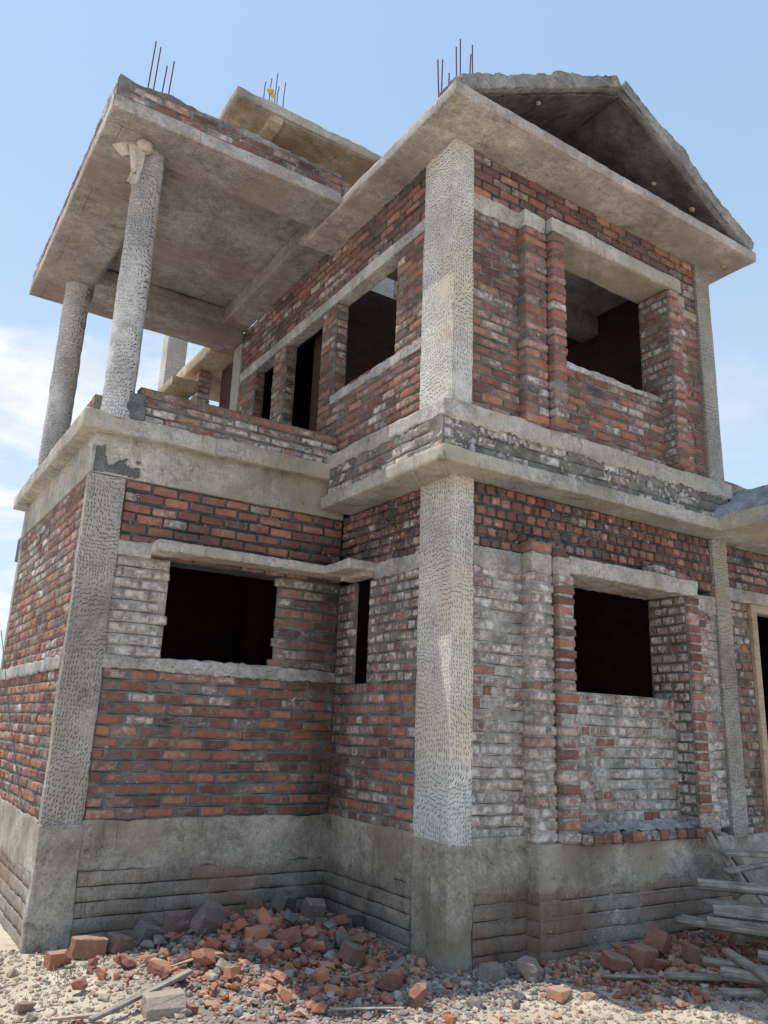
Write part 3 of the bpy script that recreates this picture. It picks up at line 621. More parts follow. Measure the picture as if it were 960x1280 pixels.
mb = MB(); rough_box(mb, .08, .57, -.092, .1, 5.385, 5.535, cell=.02, amp=.006, rag=.012, ragtop=.006); rough_box(mb, .56, .80, -.17, .1, 5.388, 5.535, cell=.02, amp=.007, r=.014, rag=.01, ragtop=.006)
rough_box(mb, .806, 2.45, -.225, .15, 5.405, 5.54, cell=.022, amp=.006, r=.014, ragtop=.004, chip=.02); mb.build('lintel', M['beam'], wallU); mb = MB(); rough_box(mb, 2.42, 2.58, -.17, .1, 5.33, 5.43, cell=.02, amp=.007, r=.012, rag=.01); rough_box(mb, 2.58, 2.86, -.09, .1, 5.30, 5.38, cell=.02, amp=.007, r=.012, rag=.012, ragtop=.01); mb.build('mortar_band', M['beam'], wallU)
mb = MB(); brick_face(mb, (2.268, 0, 0), (0, -1, 0), (-1, 0, 0), -.12, .20, 3.72, 5.40, style=dict(sm=.3, dk=.25), bond='head', length=.25, thick=.05); mb.build('window_reveal', BM, wallU)
mb = MB(); rough_box(mb, .955, 2.28, -.085, .14, 4.315, 4.365, cell=.02, amp=.008, r=.012, ragtop=.008, rag=.008); mb.build('sill_band', M['band'], wallU)

# --- upper floor, wall between balcony and rooms (faces left)
splashes(hood, 200, ('y', -.13), (-.15, 0, 3.33), (2.9, 0, 3.6), size=.012)
XU = -.095
mb = MB()
O1 = (-1.72, -.69, 4.36, 5.33); O2 = (-2.80, -1.99, 3.72, 5.34); O3 = (-3.60, -3.09, 3.72, 5.34)
brick_face(mb, (XU, 0, 0), (0, -1, 0), (-1, 0, 0), -4.02, -.29, 3.70, 5.325, holes=[O1, O2, O3], style=dict(sm=.15, dk=.2, wh=.3), thick=.125, start=1, proud=.008)
wallV = part('brick_wall', mb, BM, label='brick wall with window and two doorways behind the balcony')
mb = MB(); brick_face(mb, (XU, 0, 0), (0, -1, 0), (-1, 0, 0), -4.02, -.29, 5.44, 6.0, style=dict(sm=.1, dk=.55, wh=.8), thick=.23, proud=.017, groove=0); mb.build('upper_courses', BMd, wallV)
mb = MB(); rough_box(mb, -.105, .035, .29, 4.02, 5.325, 5.44, cell=.025, amp=.005, r=.008, rag=.008); mb.build('lintel', M['band'], wallV)
mb = MB(); rough_box(mb, -.105, .035, .29, 1.73, 4.285, 4.36, cell=.02, amp=.008, rag=.012, ragtop=.01); mb.build('sill_band', M['band'], wallV)
for yy in (1.72, 2.80, 3.60):
    mb = MB(); brick_face(mb, (0, yy - .018, 0), (1, 0, 0), (0, -1, 0), -.085, .03, 3.62 if yy > 1.8 else 4.36, 5.325, style=dict(sm=.25, dk=.3, wh=.5), bond='stretch', thick=.04, mortar=True); mb.build('window_reveal', BM, wallV)

# --- balcony roof: soffit ring, sunken ceiling, fascia, brick edge
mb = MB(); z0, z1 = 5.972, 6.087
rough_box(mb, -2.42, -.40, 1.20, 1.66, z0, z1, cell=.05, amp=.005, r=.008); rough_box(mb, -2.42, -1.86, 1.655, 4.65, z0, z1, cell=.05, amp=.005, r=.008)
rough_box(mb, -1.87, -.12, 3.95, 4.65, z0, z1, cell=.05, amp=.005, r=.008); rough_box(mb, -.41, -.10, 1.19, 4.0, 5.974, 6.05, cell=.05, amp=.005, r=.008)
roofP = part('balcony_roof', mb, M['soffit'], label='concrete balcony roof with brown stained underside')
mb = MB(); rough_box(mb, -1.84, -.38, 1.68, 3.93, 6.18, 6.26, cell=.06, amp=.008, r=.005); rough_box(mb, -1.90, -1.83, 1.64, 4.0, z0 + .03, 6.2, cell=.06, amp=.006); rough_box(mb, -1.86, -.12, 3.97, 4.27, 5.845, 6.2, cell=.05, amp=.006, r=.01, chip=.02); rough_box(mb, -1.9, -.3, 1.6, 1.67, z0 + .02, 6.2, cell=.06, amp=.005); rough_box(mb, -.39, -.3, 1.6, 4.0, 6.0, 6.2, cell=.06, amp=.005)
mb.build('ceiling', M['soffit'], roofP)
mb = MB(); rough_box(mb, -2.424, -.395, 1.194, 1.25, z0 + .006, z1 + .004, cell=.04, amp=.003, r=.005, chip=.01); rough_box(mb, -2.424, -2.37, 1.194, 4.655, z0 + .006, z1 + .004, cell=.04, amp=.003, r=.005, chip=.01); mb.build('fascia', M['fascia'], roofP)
mb = MB(); brick_face(mb, (0, 1.205, 0), (1, 0, 0), (0, -1, 0), -2.41, -.38, 6.09, 6.255, style=dict(sm=.26, dk=.25, smv=.35), thick=.1, length=.24); brick_face(mb, (-2.412, 0, 0), (0, -1, 0), (-1, 0, 0), -4.65, -1.2, 6.09, 6.255, style=dict(sm=.3, dk=.2), thick=.1); mb.build('edge_courses', BM, roofP)
mb = MB(); rough_box(mb, -2.405, -.38, 1.215, 1.34, 6.24, 6.30, cell=.02, amp=.012, r=.015, rag=.022, ragf=13, ragtop=.012); rough_box(mb, -2.405, -2.29, 1.22, 4.65, 6.24, 6.30, cell=.03, amp=.012, r=.015, rag=.018, ragtop=.01); rough_box(mb, -2.3, -.3, 1.3, 4.63, 6.22, 6.275, cell=.1, amp=.01); mb.build('top_mortar', M['rough'], roofP)

# --- eave slab and gable of the right block
mb = MB(); rough_box(mb, -.40, 3.31, -.48, 1.9, 5.932, 6.034, cell=.04, amp=.005, r=.009, chip=.03, maxn=100); roofR = part('eave_slab', mb, M['fascia'], label='projecting eave slab under the gable')
rough = MB()
def slope(mb, xa, za, xb, zb, y0, y1, t, mi=0, amp=.012, rt=1):
    L = math.hypot(xb - xa, zb - za); d = np.array([(xb - xa) / L, 0, (zb - za) / L]); n = np.array([-d[2], 0, d[0]])
    if n[2] < 0: n = -n
    sub = MB(); rough_box(sub, 0, L, y0, y1, 0, t, cell=.022, amp=amp, r=.012, maxn=150, ragtop=.018 * rt, ragf=15, chip=.05)
    for V, F in zip(sub.v, sub.f):
        base = F.min(); W = np.array([xa, 0, za]) + V[:, :1] * d + V[:, 1:2] * [0, 1., 0] + V[:, 2:] * n
        mb.add(W, (F - base)[:, ::-1] if d[0] < 0 else F - base, (.5, 0, 0, 0), mi)
mb = MB(); slope(mb, -.30, 6.005, 1.47, 6.985, -.478, -.20, .13); slope(mb, .05, 6.248, 1.47, 6.985, -.20, 1.9, .115); slope(mb, 3.25, 6.01, 1.45, 6.985, -.476, 1.9, .15, amp=.016)
gab = part('gable_roof', mb, M['rough'], label='rough concrete gable roof, open at the front')
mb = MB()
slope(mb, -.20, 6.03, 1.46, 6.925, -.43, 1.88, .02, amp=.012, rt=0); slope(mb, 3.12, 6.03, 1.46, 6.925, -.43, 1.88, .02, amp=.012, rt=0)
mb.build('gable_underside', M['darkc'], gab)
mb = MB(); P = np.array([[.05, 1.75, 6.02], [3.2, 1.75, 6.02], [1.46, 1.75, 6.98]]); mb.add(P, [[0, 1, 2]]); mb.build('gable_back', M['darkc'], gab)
# round patches of spilled grout and wood plugs left in the concrete
def lump(c, r, seed, flat=(1, 1, 1), n=12):
    th, ph = np.meshgrid(np.linspace(0, 2 * math.pi, n + 1), np.linspace(0, math.pi, n // 2 + 1), indexing='ij'); th, ph = th.ravel(), ph.ravel()
    D = np.stack([np.cos(th) * np.sin(ph), np.sin(th) * np.sin(ph), np.cos(ph)], 1)
    return np.array(c) + D * (r * (1 + .45 * fbm(D, 2.1, seed, 2)))[:, None] * np.array(flat), grid_faces(n + 1, n // 2 + 1)[:, ::-1]
for i, (x, y, z, r) in enumerate(((.55, -.35, 6.42, .02), (2.18, -.2, 6.48, .024), (2.55, -.33, 6.28, .026), (-.27, -.33, 5.93, .02), (.45, -.24, 5.93, .014), (1.35, -.33, 5.93, .018), (3.12, -.24, 5.93, .02))):
    mb = MB(); V, F = lump((x, y, z), r, i, (1.3, 1, .7), 10); mb.add(V, F); mb.build('wood_plug', M['plug'], gab if z > 6 else roofR)

# --- reinforcing bars sticking out of the roofs
def bar(pts, r, mat, name, parent=None, label=None, n=6):
    mb = MB(); pts = np.array(pts, float); K = len(pts); T = np.gradient(pts, axis=0); T /= np.linalg.norm(T, axis=1)[:, None]
    ref = np.array([0, 0, 1.]) if abs(T[0][2]) < .8 else np.array([1., 0, 0]); A = np.cross(T, ref); A /= np.linalg.norm(A, axis=1)[:, None]; B = np.cross(T, A)
    rr = np.full(K, r) if np.isscalar(r) else np.array(r)
    V = []
    for k in range(K):
        for j in range(n): a = 2 * math.pi * j / n; V.append(pts[k] + rr[k] * (A[k] * math.cos(a) + B[k] * math.sin(a)))
    F = [[k * n + j, k * n + (j + 1) % n, (k + 1) * n + (j + 1) % n, (k + 1) * n + j] for k in range(K - 1) for j in range(n)]
    mb.add(V, F); c0 = len(V); mb.add(list(V[:n]), [list(range(n))[::-1]] if n == 4 else np.array([[0, i, i + 1] for i in range(1, n - 1)])); mb.add(list(V[-n:]), np.array([[0, i + 1, i] for i in range(1, n - 1)]))
    return mb.build(name, mat, parent, label=label)
for (x, y, z0, z1) in ((-.13, .10, 6.0, 6.82), (-.08, .14, 6.0, 6.90), (-.04, .09, 6.0, 6.74), (.02, .05, 6.0, 7.0), (.11, .12, 6.0, 7.20), (.12, .02, 6.0, 6.98), (.235, .10, 6.0, 7.19)):
    bar([(x, y, z0), (x + random.uniform(-.008, .008), y, (z0 + z1) / 2), (x + random.uniform(-.02, .02), y, z1)], .0062, M['rebar'], 'rebar', house)
for (x, y, z1) in ((-2.09, 1.66, 7.18), (-2.035, 1.70, 7.18), (-1.965, 1.68, 7.0), (-1.90, 1.72, 7.12)):
    bar([(x, y, 6.2), (x, y, 6.6), (x + .018, y, z1)], .0062, M['rebar'], 'rebar', house)

# --- stair tower behind
tw = MB(); rough_box(tw, -.84, 2.6, 3.0, 5.0, 8.30, 8.42, cell=.06, amp=.008, r=.01, chip=.03, ragtop=.015, ragf=8)
tw_o = part('stair_tower', tw, M['fascia'], label='beige stair tower head behind the balcony roof')
mb = MB(); rough_box(mb, -.80, 2.56, 3.04, 4.9, 8.285, 8.31, cell=.1, amp=.008); rough_box(mb, -.40, -.24, 3.03, 4.9, 8.21, 8.30, cell=.05, amp=.008); rough_box(mb, -.42, 2.5, 3.75, 4.0, 6.2, 8.29, cell=.08, amp=.006); rough_box(mb, -.8, 2.5, 3.55, 3.75, 8.1, 8.3, cell=.06, amp=.008); mb.build('tower_wall', M['tan'], tw_o)
mb = MB(); rough_box(mb, 1.14, 1.5, 3.2, 3.5, 3.6, 8.3, cell=.06, amp=.003); mb.build('tower_column', M['col'], tw_o)
for (x, z) in ((-.47, 8.78), (-.40, 8.86), (-.33, 8.98), (-.30, 8.80), (-.22, 8.90)): bar([(x, 3.12, 8.4), (x, 3.12, 8.7), (x + .01, 3.12, z)], .006, M['rebar'], 'rebar', tw_o)

# --- rooms: partitions, floors, ceiling beams
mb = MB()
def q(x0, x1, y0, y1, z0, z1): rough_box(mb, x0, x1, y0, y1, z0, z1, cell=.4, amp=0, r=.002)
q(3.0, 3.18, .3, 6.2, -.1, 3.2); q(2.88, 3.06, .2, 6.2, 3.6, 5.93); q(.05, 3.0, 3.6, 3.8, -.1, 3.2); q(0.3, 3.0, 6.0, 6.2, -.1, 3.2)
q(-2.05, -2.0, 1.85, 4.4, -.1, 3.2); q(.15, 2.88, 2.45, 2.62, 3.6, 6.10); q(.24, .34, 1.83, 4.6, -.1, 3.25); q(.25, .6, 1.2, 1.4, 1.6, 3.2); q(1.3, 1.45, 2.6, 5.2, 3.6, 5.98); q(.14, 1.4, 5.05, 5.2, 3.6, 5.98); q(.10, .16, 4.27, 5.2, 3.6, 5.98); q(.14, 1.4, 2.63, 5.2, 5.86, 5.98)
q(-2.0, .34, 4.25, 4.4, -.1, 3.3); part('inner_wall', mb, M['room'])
mb = MB(); q(-1.98, 3.0, 1.83, 6.0, .6, .72); q(.1, 3.0, .33, 1.82, .6, .72); q(0.1, 3.0, .1, 6.0, 3.3, 3.6); q(-1.95, .1, 1.8, 6.0, 3.2, 3.47); part('floor_slab', mb, M['darkc'])
mb = MB(); q(.14, 2.88, 1.15, 1.4, 5.70, 5.93); part('ceiling_beam', mb, M['beam'])

# --- rear block seen through the balcony
mb = MB(); rough_box(mb, -.24, 3.0, 4.75, 6.3, 6.0, 6.17, cell=.08, amp=.006, chip=.02); rough_box(mb, -.55, -.2, 5.2, 6.6, 5.62, 5.74, cell=.06, amp=.006); rear = part('rear_slab', mb, M['tan'])
mb = MB(); pier(mb, -.16, .02, 5.35, 5.6, 3.6, 5.98, dict(sm=.3, dk=.1)); rough_box(mb, -.42, -.2, 5.6, 6.2, 3.6, 5.62, cell=.2, amp=.004, mi=1); mb.build('brick_pier', BM, rear)
box_part('column', M['col'], -.31, -.02, 6.45, 6.72, 3.5, 8.2, cell=.08, amp=.004, label='tall square column standing behind the balcony')

# --- right wing with doorway and canopy
mb = MB(); WG = dict(sm=.15, dk=.45, wh=.4)
brick_face(mb, (0, .075, 0), (1, 0, 0), (0, -1, 0), 3.183, 6.2, .66, 2.68, holes=[(3.55, 4.5, .6, 2.68)], style=dict(sm=.3, dk=.2), bond='head', length=.2, thick=.22); wallW = part('brick_wall', mb, BM, label='brick wall of the right wing with the timber door frame')
mb = MB(); brick_face(mb, (0, .075, 0), (1, 0, 0), (0, -1, 0), 3.183, 6.2, 2.80, 3.2, style=WG, length=.2, thick=.2); mb.build('upper_courses', BMd, wallW)
mb = MB(); rough_box(mb, 3.183, 6.2, .05, .28, 2.68, 2.80, cell=.04, amp=.006, rag=.006); mb.build('lintel', M['band'], wallW)
mb = MB(); rough_box(mb, 3.55, 3.635, .045, .16, .66, 2.675, cell=.2, amp=.001, r=.004); rough_box(mb, 4.415, 4.5, .045, .16, .66, 2.675, cell=.2, amp=.001, r=.004); rough_box(mb, 3.63, 4.42, .045, .16, 2.60, 2.675, cell=.2, amp=.001, r=.004); mb.build('door_frame', M['newwood'], wallW)
mb = MB(); rough_box(mb, 2.78, 6.2, -1.25, .2, 3.20, 3.34, cell=.05, amp=.006, r=.012, chip=.03); can = part('canopy', mb, M['ledge'], label='concrete canopy over the right doorway')
mb = MB(); nx, ny = 100, 60; A, B = np.meshgrid(np.linspace(2.80, 6.1, nx), np.linspace(-1.22, .3, ny), indexing='ij'); P = np.stack([A.ravel(), B.ravel(), 0 * A.ravel()], 1)
hh = np.clip((P[:, 0] - 2.80) / .7, 0, 1) ** .7 * np.clip((P[:, 1] + 1.22) / .2, 0, 1) ** .6 * .42; P[:, 2] = 3.33 + hh + fbm(P, 9, 2) * .03 + fbm(P, 40, 2) * .01; P[:, 0] += fbm(P, 11, 7) * .02; mb.add(P, grid_faces(nx, ny)); mb.build('cement_topping', M['cement'], can)
q_ = MB(); rough_box(q_, 3.14, 4.6, .22, .5, 3.66, 3.92, cell=.05, amp=.01, chip=.03); part('rear_parapet', q_, M['tan'])
mb = MB(); q(6.0, 6.2, .1, 6.2, -.1, 3.2); q(3.1, 6.2, 6.0, 6.2, -.1, 3.2); q(3.0, 6.2, .2, 6.2, 3.2, 3.33); part('wing_shell', mb, M['room'])

# ------------------------------------------------------------------ loose things on the house
def cloth(name, quads, label, cat, mat, thick=.0):
    mb = MB()
    for (a, b, c, d, s) in quads:
        a, b, c, d = map(np.array, (a, b, c, d)); n = 16; S, T = np.meshgrid(np.linspace(0, 1, n), np.linspace(0, 1, n), indexing='ij'); S = S.ravel()[:, None]; T = T.ravel()[:, None]
        P = (a * (1 - S) + b * S) * (1 - T) + (d * (1 - S) + c * S) * T
        nn = np.cross(b - a, d - a); nn = nn / np.linalg.norm(nn); P = P + nn * (np.sin(S * 9 + s) * .012 * (T + .3) + fbm(P, 12, s)[:, None] * .03)
        mb.add(P, grid_faces(n, n)); mb.add(P + nn * .003, grid_faces(n, n, flip=True))
    return mb
mb = cloth('s', [((-2.34, 1.50, 5.87), (-2.12, 1.46, 5.97), (-2.10, 1.48, 5.82), (-2.26, 1.50, 5.81), 1), ((-2.22, 1.46, 5.90), (-2.08, 1.44, 5.93), (-2.09, 1.455, 5.70), (-2.16, 1.47, 5.66), 2), ((-2.16, 1.47, 5.72), (-2.09, 1.46, 5.74), (-2.10, 1.47, 5.58), (-2.19, 1.48, 5.56), 4)], '', '', None)
V, F = lump((-2.09, 1.45, 5.93), .07, 3, (1, .8, .8), 16); mb.add(V, F)
o = mb.build('torn_sack', M['sack']); tag(o, 'torn beige cement sack caught at the head of the near round column', 'sack')
V, F = lump((-.40, 3.10, 8.66), .036, 5, (1.2, 1, .9), 14); mb = MB(); mb.add(V, F); V, F = lump((-.36, 3.10, 8.61), .026, 8, (1.3, 1, .8), 12); mb.add(V, F); V, F = lump((-.37, 3.11, 8.52), .02, 9, (.6, .6, 2.6), 10); mb.add(V, F); tag(mb.build('yellow_rag', M['yellow']), 'yellow rag tied on the bars of the stair tower', 'rag')
o = bar([(-2.16, 4.6, 2.25), (-2.16, 4.2, 2.0), (-2.165, 3.95, 1.86), (-2.163, 3.6, 1.6), (-2.165, 3.2, 1.38), (-2.163, 2.8, 1.15), (-2.165, 2.5, .98), (-2.163, 2.2, .86)], .004, M['black'], 'cable'); tag(o, 'thin black cable drooping across the left side wall', 'cable')

# ------------------------------------------------------------------ ground
def gh(x, y):
    x = np.asarray(x, float); y = np.asarray(y, float); P = np.stack([x, y, 0 * x], -1).reshape(-1, 3)
    n = (fbm(P, 1.3, 2) * .018 + fbm(P, 6, 4) * .008).reshape(x.shape)
    heap = .115 * np.exp(-(((x + .55) / .85) ** 2 + ((y - 1.2) / .6) ** 2)) + .05 * np.exp(-(((x + 1.2) / .8) ** 2 + ((y - .8) / .6) ** 2))
    rise = .035 * np.clip(x, 0, 4) * np.exp(-((y + .1) / 1.2) ** 2)
    near = np.exp(-((x / 14) ** 2 + (y / 14) ** 2))
    return (n + heap + rise) * near - .012
nl = 150; t = np.linspace(-1, 1, 341); ax_ = np.sign(t) * (np.abs(t) * 5 + np.abs(t) ** 9 * 700)
A, B = np.meshgrid(ax_ - .3, ax_ - .3, indexing='ij'); P = np.stack([A.ravel(), B.ravel(), gh(A.ravel(), B.ravel())], 1)
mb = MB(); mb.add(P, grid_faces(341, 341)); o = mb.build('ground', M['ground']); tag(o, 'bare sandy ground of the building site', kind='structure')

def scatter(xy, size, cols, lift=.25):
    M_ = len(xy); V = ico[None] * (1 + RNG.normal(0, .22, (M_, 12, 1))) * (size[:, None, None] * RNG.uniform(.6, 1.25, (M_, 1, 3)) * [1, 1, .75])
    a = RNG.uniform(0, 6.28, M_); c, s = np.cos(a)[:, None], np.sin(a)[:, None]
    X = V[..., 0] * c - V[..., 1] * s + xy[:, :1]; Y = V[..., 0] * s + V[..., 1] * c + xy[:, 1:2]; Z = V[..., 2] + (gh(xy[:, 0], xy[:, 1]) + size * lift)[:, None]
    F = (icf[None] + (np.arange(M_) * 12)[:, None, None]).reshape(-1, 3)
    return np.stack([X, Y, Z], -1).reshape(-1, 3), F, np.repeat(cols, 12, axis=0)
def pick(n, box, dens=None):
    xy = np.stack([RNG.uniform(box[0], box[1], n), RNG.uniform(box[2], box[3], n)], 1)
    if dens is not None: xy = xy[RNG.random(n) < dens(xy[:, 0], xy[:, 1])]
    inside = ((xy[:, 0] > -.02) & (xy[:, 1] > -.02)) | ((xy[:, 0] > -2.15) & (xy[:, 1] > 1.57)) | ((xy[:, 0] > .65) & (xy[:, 1] > -.14))
    return xy[~inside]
def palette(n, kind):
    red = np.array([[.42, .18, .12], [.50, .24, .15], [.34, .15, .11], [.56, .33, .22], [.28, .13, .10]]); grey = np.array([[.19, .18, .17], [.25, .24, .225], [.33, .31, .285], [.14, .135, .13], [.42, .40, .37]]); sand = np.array([[.50, .42, .33], [.42, .34, .26], [.58, .51, .42], [.36, .30, .25], [.46, .43, .4]])
    p = dict(red=red, grey=grey, sand=sand)[kind]; c = p[RNG.integers(0, len(p), n)] * RNG.uniform(.8, 1.2, (n, 1)); return np.concatenate([c, np.ones((n, 1))], 1)
mb = MB()
xy = pick(26000, (-3.2, 2.6, -2.2, 1.7), lambda x, y: np.where((y + .62 * x) < .62, 1, .25)); s = RNG.gamma(2.2, .0032, len(xy)) + .003
k = palette(len(xy), 'sand'); kr = palette(len(xy), 'red'); rr_ = RNG.random(len(xy)) < .08 + .3 * np.exp(-((xy[:, 0] + .9) ** 2 + (xy[:, 1] - .4) ** 2) / .5); k[rr_] = kr[rr_]; mb.add(*scatter(xy, s, k))
xy = pick(17000, (-1.3, 3.6, -1.3, 1.6), lambda x, y: np.clip((y + .75 - .12 * np.abs(x)) / .35, 0, 1)); s = RNG.gamma(2.5, .0038, len(xy)) + .004; k = palette(len(xy), 'grey'); kr = palette(len(xy), 'red'); rr_ = RNG.random(len(xy)) < .12 + .55 * np.exp(-((xy[:, 0] + .6) ** 2 + (xy[:, 1] - .8) ** 2) / .5); k[rr_] = kr[rr_]; mb.add(*scatter(xy, s, k))
o = mb.build('gravel', M['chunk'], smooth=False); tag(o, 'grey and sandy gravel strewn over the ground', kind='stuff')
# small red crumbs in the heap
mb = MB(); xy = pick(7500, (-2.2, .1, -.3, 1.6), lambda x, y: np.exp(-(((x + .75) / .62) ** 2 + ((y - .65) / .6) ** 2))); s = RNG.gamma(3, .0050, len(xy)) + .006; k = palette(len(xy), 'red'); kg = palette(len(xy), 'grey'); m_ = RNG.random(len(xy)) < .22; k[m_] = kg[m_]
mb.add(*scatter(xy, s * .85, k, .6)); xy = pick(900, (.6, 2.4, -1.1, -.15), None); s = RNG.gamma(3, .0045, len(xy)) + .005; mb.add(*scatter(xy, s, palette(len(xy), 'red'), .6))
o = mb.build('brick_crumbs', M['chunk'], smooth=False); tag(o, 'small red brick crumbs and chips spilled over the rubble heap', kind='stuff')
# a few grass wisps
mb = MB()
for (cx, cy, n, hgt) in ((-1.98, .95, 60, .035), (-.10, -1.0, 46, .03), (-2.25, .55, 40, .03), (-2.4, .2, 40, .03), (.05, -1.05, 30, .03)):
    for _ in range(n):
        x, y = cx + random.gauss(0, .06), cy + random.gauss(0, .05); z = float(gh(np.array([x]), np.array([y]))[0]); a = random.uniform(0, 6.28); h_ = hgt * random.uniform(.5, 1.4); dx, dy = math.cos(a) * .003, math.sin(a) * .003; lx, ly = random.gauss(0, .02), random.gauss(0, .02)
        mb.add([(x - dx, y - dy, z), (x + dx, y + dy, z), (x + lx + dx * .2, y + ly, z + h_), (x + lx - dx * .2, y + ly, z + h_)], [[0, 1, 2, 3]])
tag(mb.build('grass', simple('grass', (.16, .22, .06), .8, 0, 20)), 'sparse short green grass wisps in the sunlit sand', kind='stuff')

# ------------------------------------------------------------------ rubble pieces
import bmesh
def chunk_mesh(name, dims, color, seed, brick=False, cuts=3):
    rs = random.Random(seed); bm = bmesh.new()
    if brick:
        bmesh.ops.create_cube(bm, size=1)
        for v in bm.verts: v.co = Vector((v.co.x * dims[0], v.co.y * dims[1], v.co.z * dims[2]))
        for _ in range(cuts):
            n = Vector((rs.uniform(-1, 1), rs.uniform(-1, 1), rs.uniform(-.6, .6))).normalized(); c = Vector((n.x * dims[0], n.y * dims[1], n.z * dims[2])) * rs.uniform(.34, .44)
            r = bmesh.ops.bisect_plane(bm, geom=bm.verts[:] + bm.edges[:] + bm.faces[:], plane_co=c, plane_no=n, clear_outer=True); 
            ed = [e for e in bm.edges if e.is_boundary]
            if ed: bmesh.ops.contextual_create(bm, geom=ed)
    else:
        pts = [bm.verts.new((rs.uniform(-.5, .5) * dims[0], rs.uniform(-.5, .5) * dims[1], rs.uniform(-.5, .5) * dims[2])) for _ in range(16)]
        r = bmesh.ops.convex_hull(bm, input=pts); bmesh.ops.delete(bm, geom=[v for v in bm.verts if not v.link_faces], context='VERTS')
    bmesh.ops.triangulate(bm, faces=bm.faces[:])
    mind = min(dims); bmesh.ops.bevel(bm, geom=bm.edges[:], offset=mind * .05, segments=1, affect='EDGES', clamp_overlap=True)
    bmesh.ops.subdivide_edges(bm, edges=[e for e in bm.edges if e.calc_length() > mind * .35], cuts=1, use_grid_fill=False)
    bmesh.ops.triangulate(bm, faces=bm.faces[:])
    for v in bm.verts:
        v.co += Vector(mnoise.noise_vector(v.co * 28 + Vector((seed, 0, 0)))) * mind * .06
    me = bpy.data.meshes.new(name); bm.to_mesh(me); bm.free()
    a = me.color_attributes.new('bc', 'FLOAT_COLOR', 'POINT'); a.data.foreach_set('color', np.tile([*color, 1], (len(me.vertices), 1)).ravel().astype(np.float32)); me.materials.append(M['chunk']); return me
REDS = [(.44, .18, .11), (.34, .14, .10), (.50, .23, .14), (.26, .13, .10), (.38, .20, .15)]; GREYS = [(.24, .22, .20), (.15, .145, .14), (.34, .31, .28), (.19, .16, .145)]
def low(me): return min(v.co.z for v in me.vertices)
def place(me, name, x, y, z, rot, label, cat, group=None, sc=1):
    o = bpy.data.objects.new(name, me); COL.objects.link(o); o.rotation_euler = rot; o.scale = (sc,) * 3
    R = Matrix.Rotation(rot[2], 3, 'Z') @ Matrix.Rotation(rot[1], 3, 'Y') @ Matrix.Rotation(rot[0], 3, 'X')
    lo = min((R @ v.co).z for v in me.vertices) * sc
    g0 = float(gh(np.array([x]), np.array([y]))[0]) if z is None else z
    o.location = (x, y, g0 - lo - .006); tag(o, label, cat, group); return o
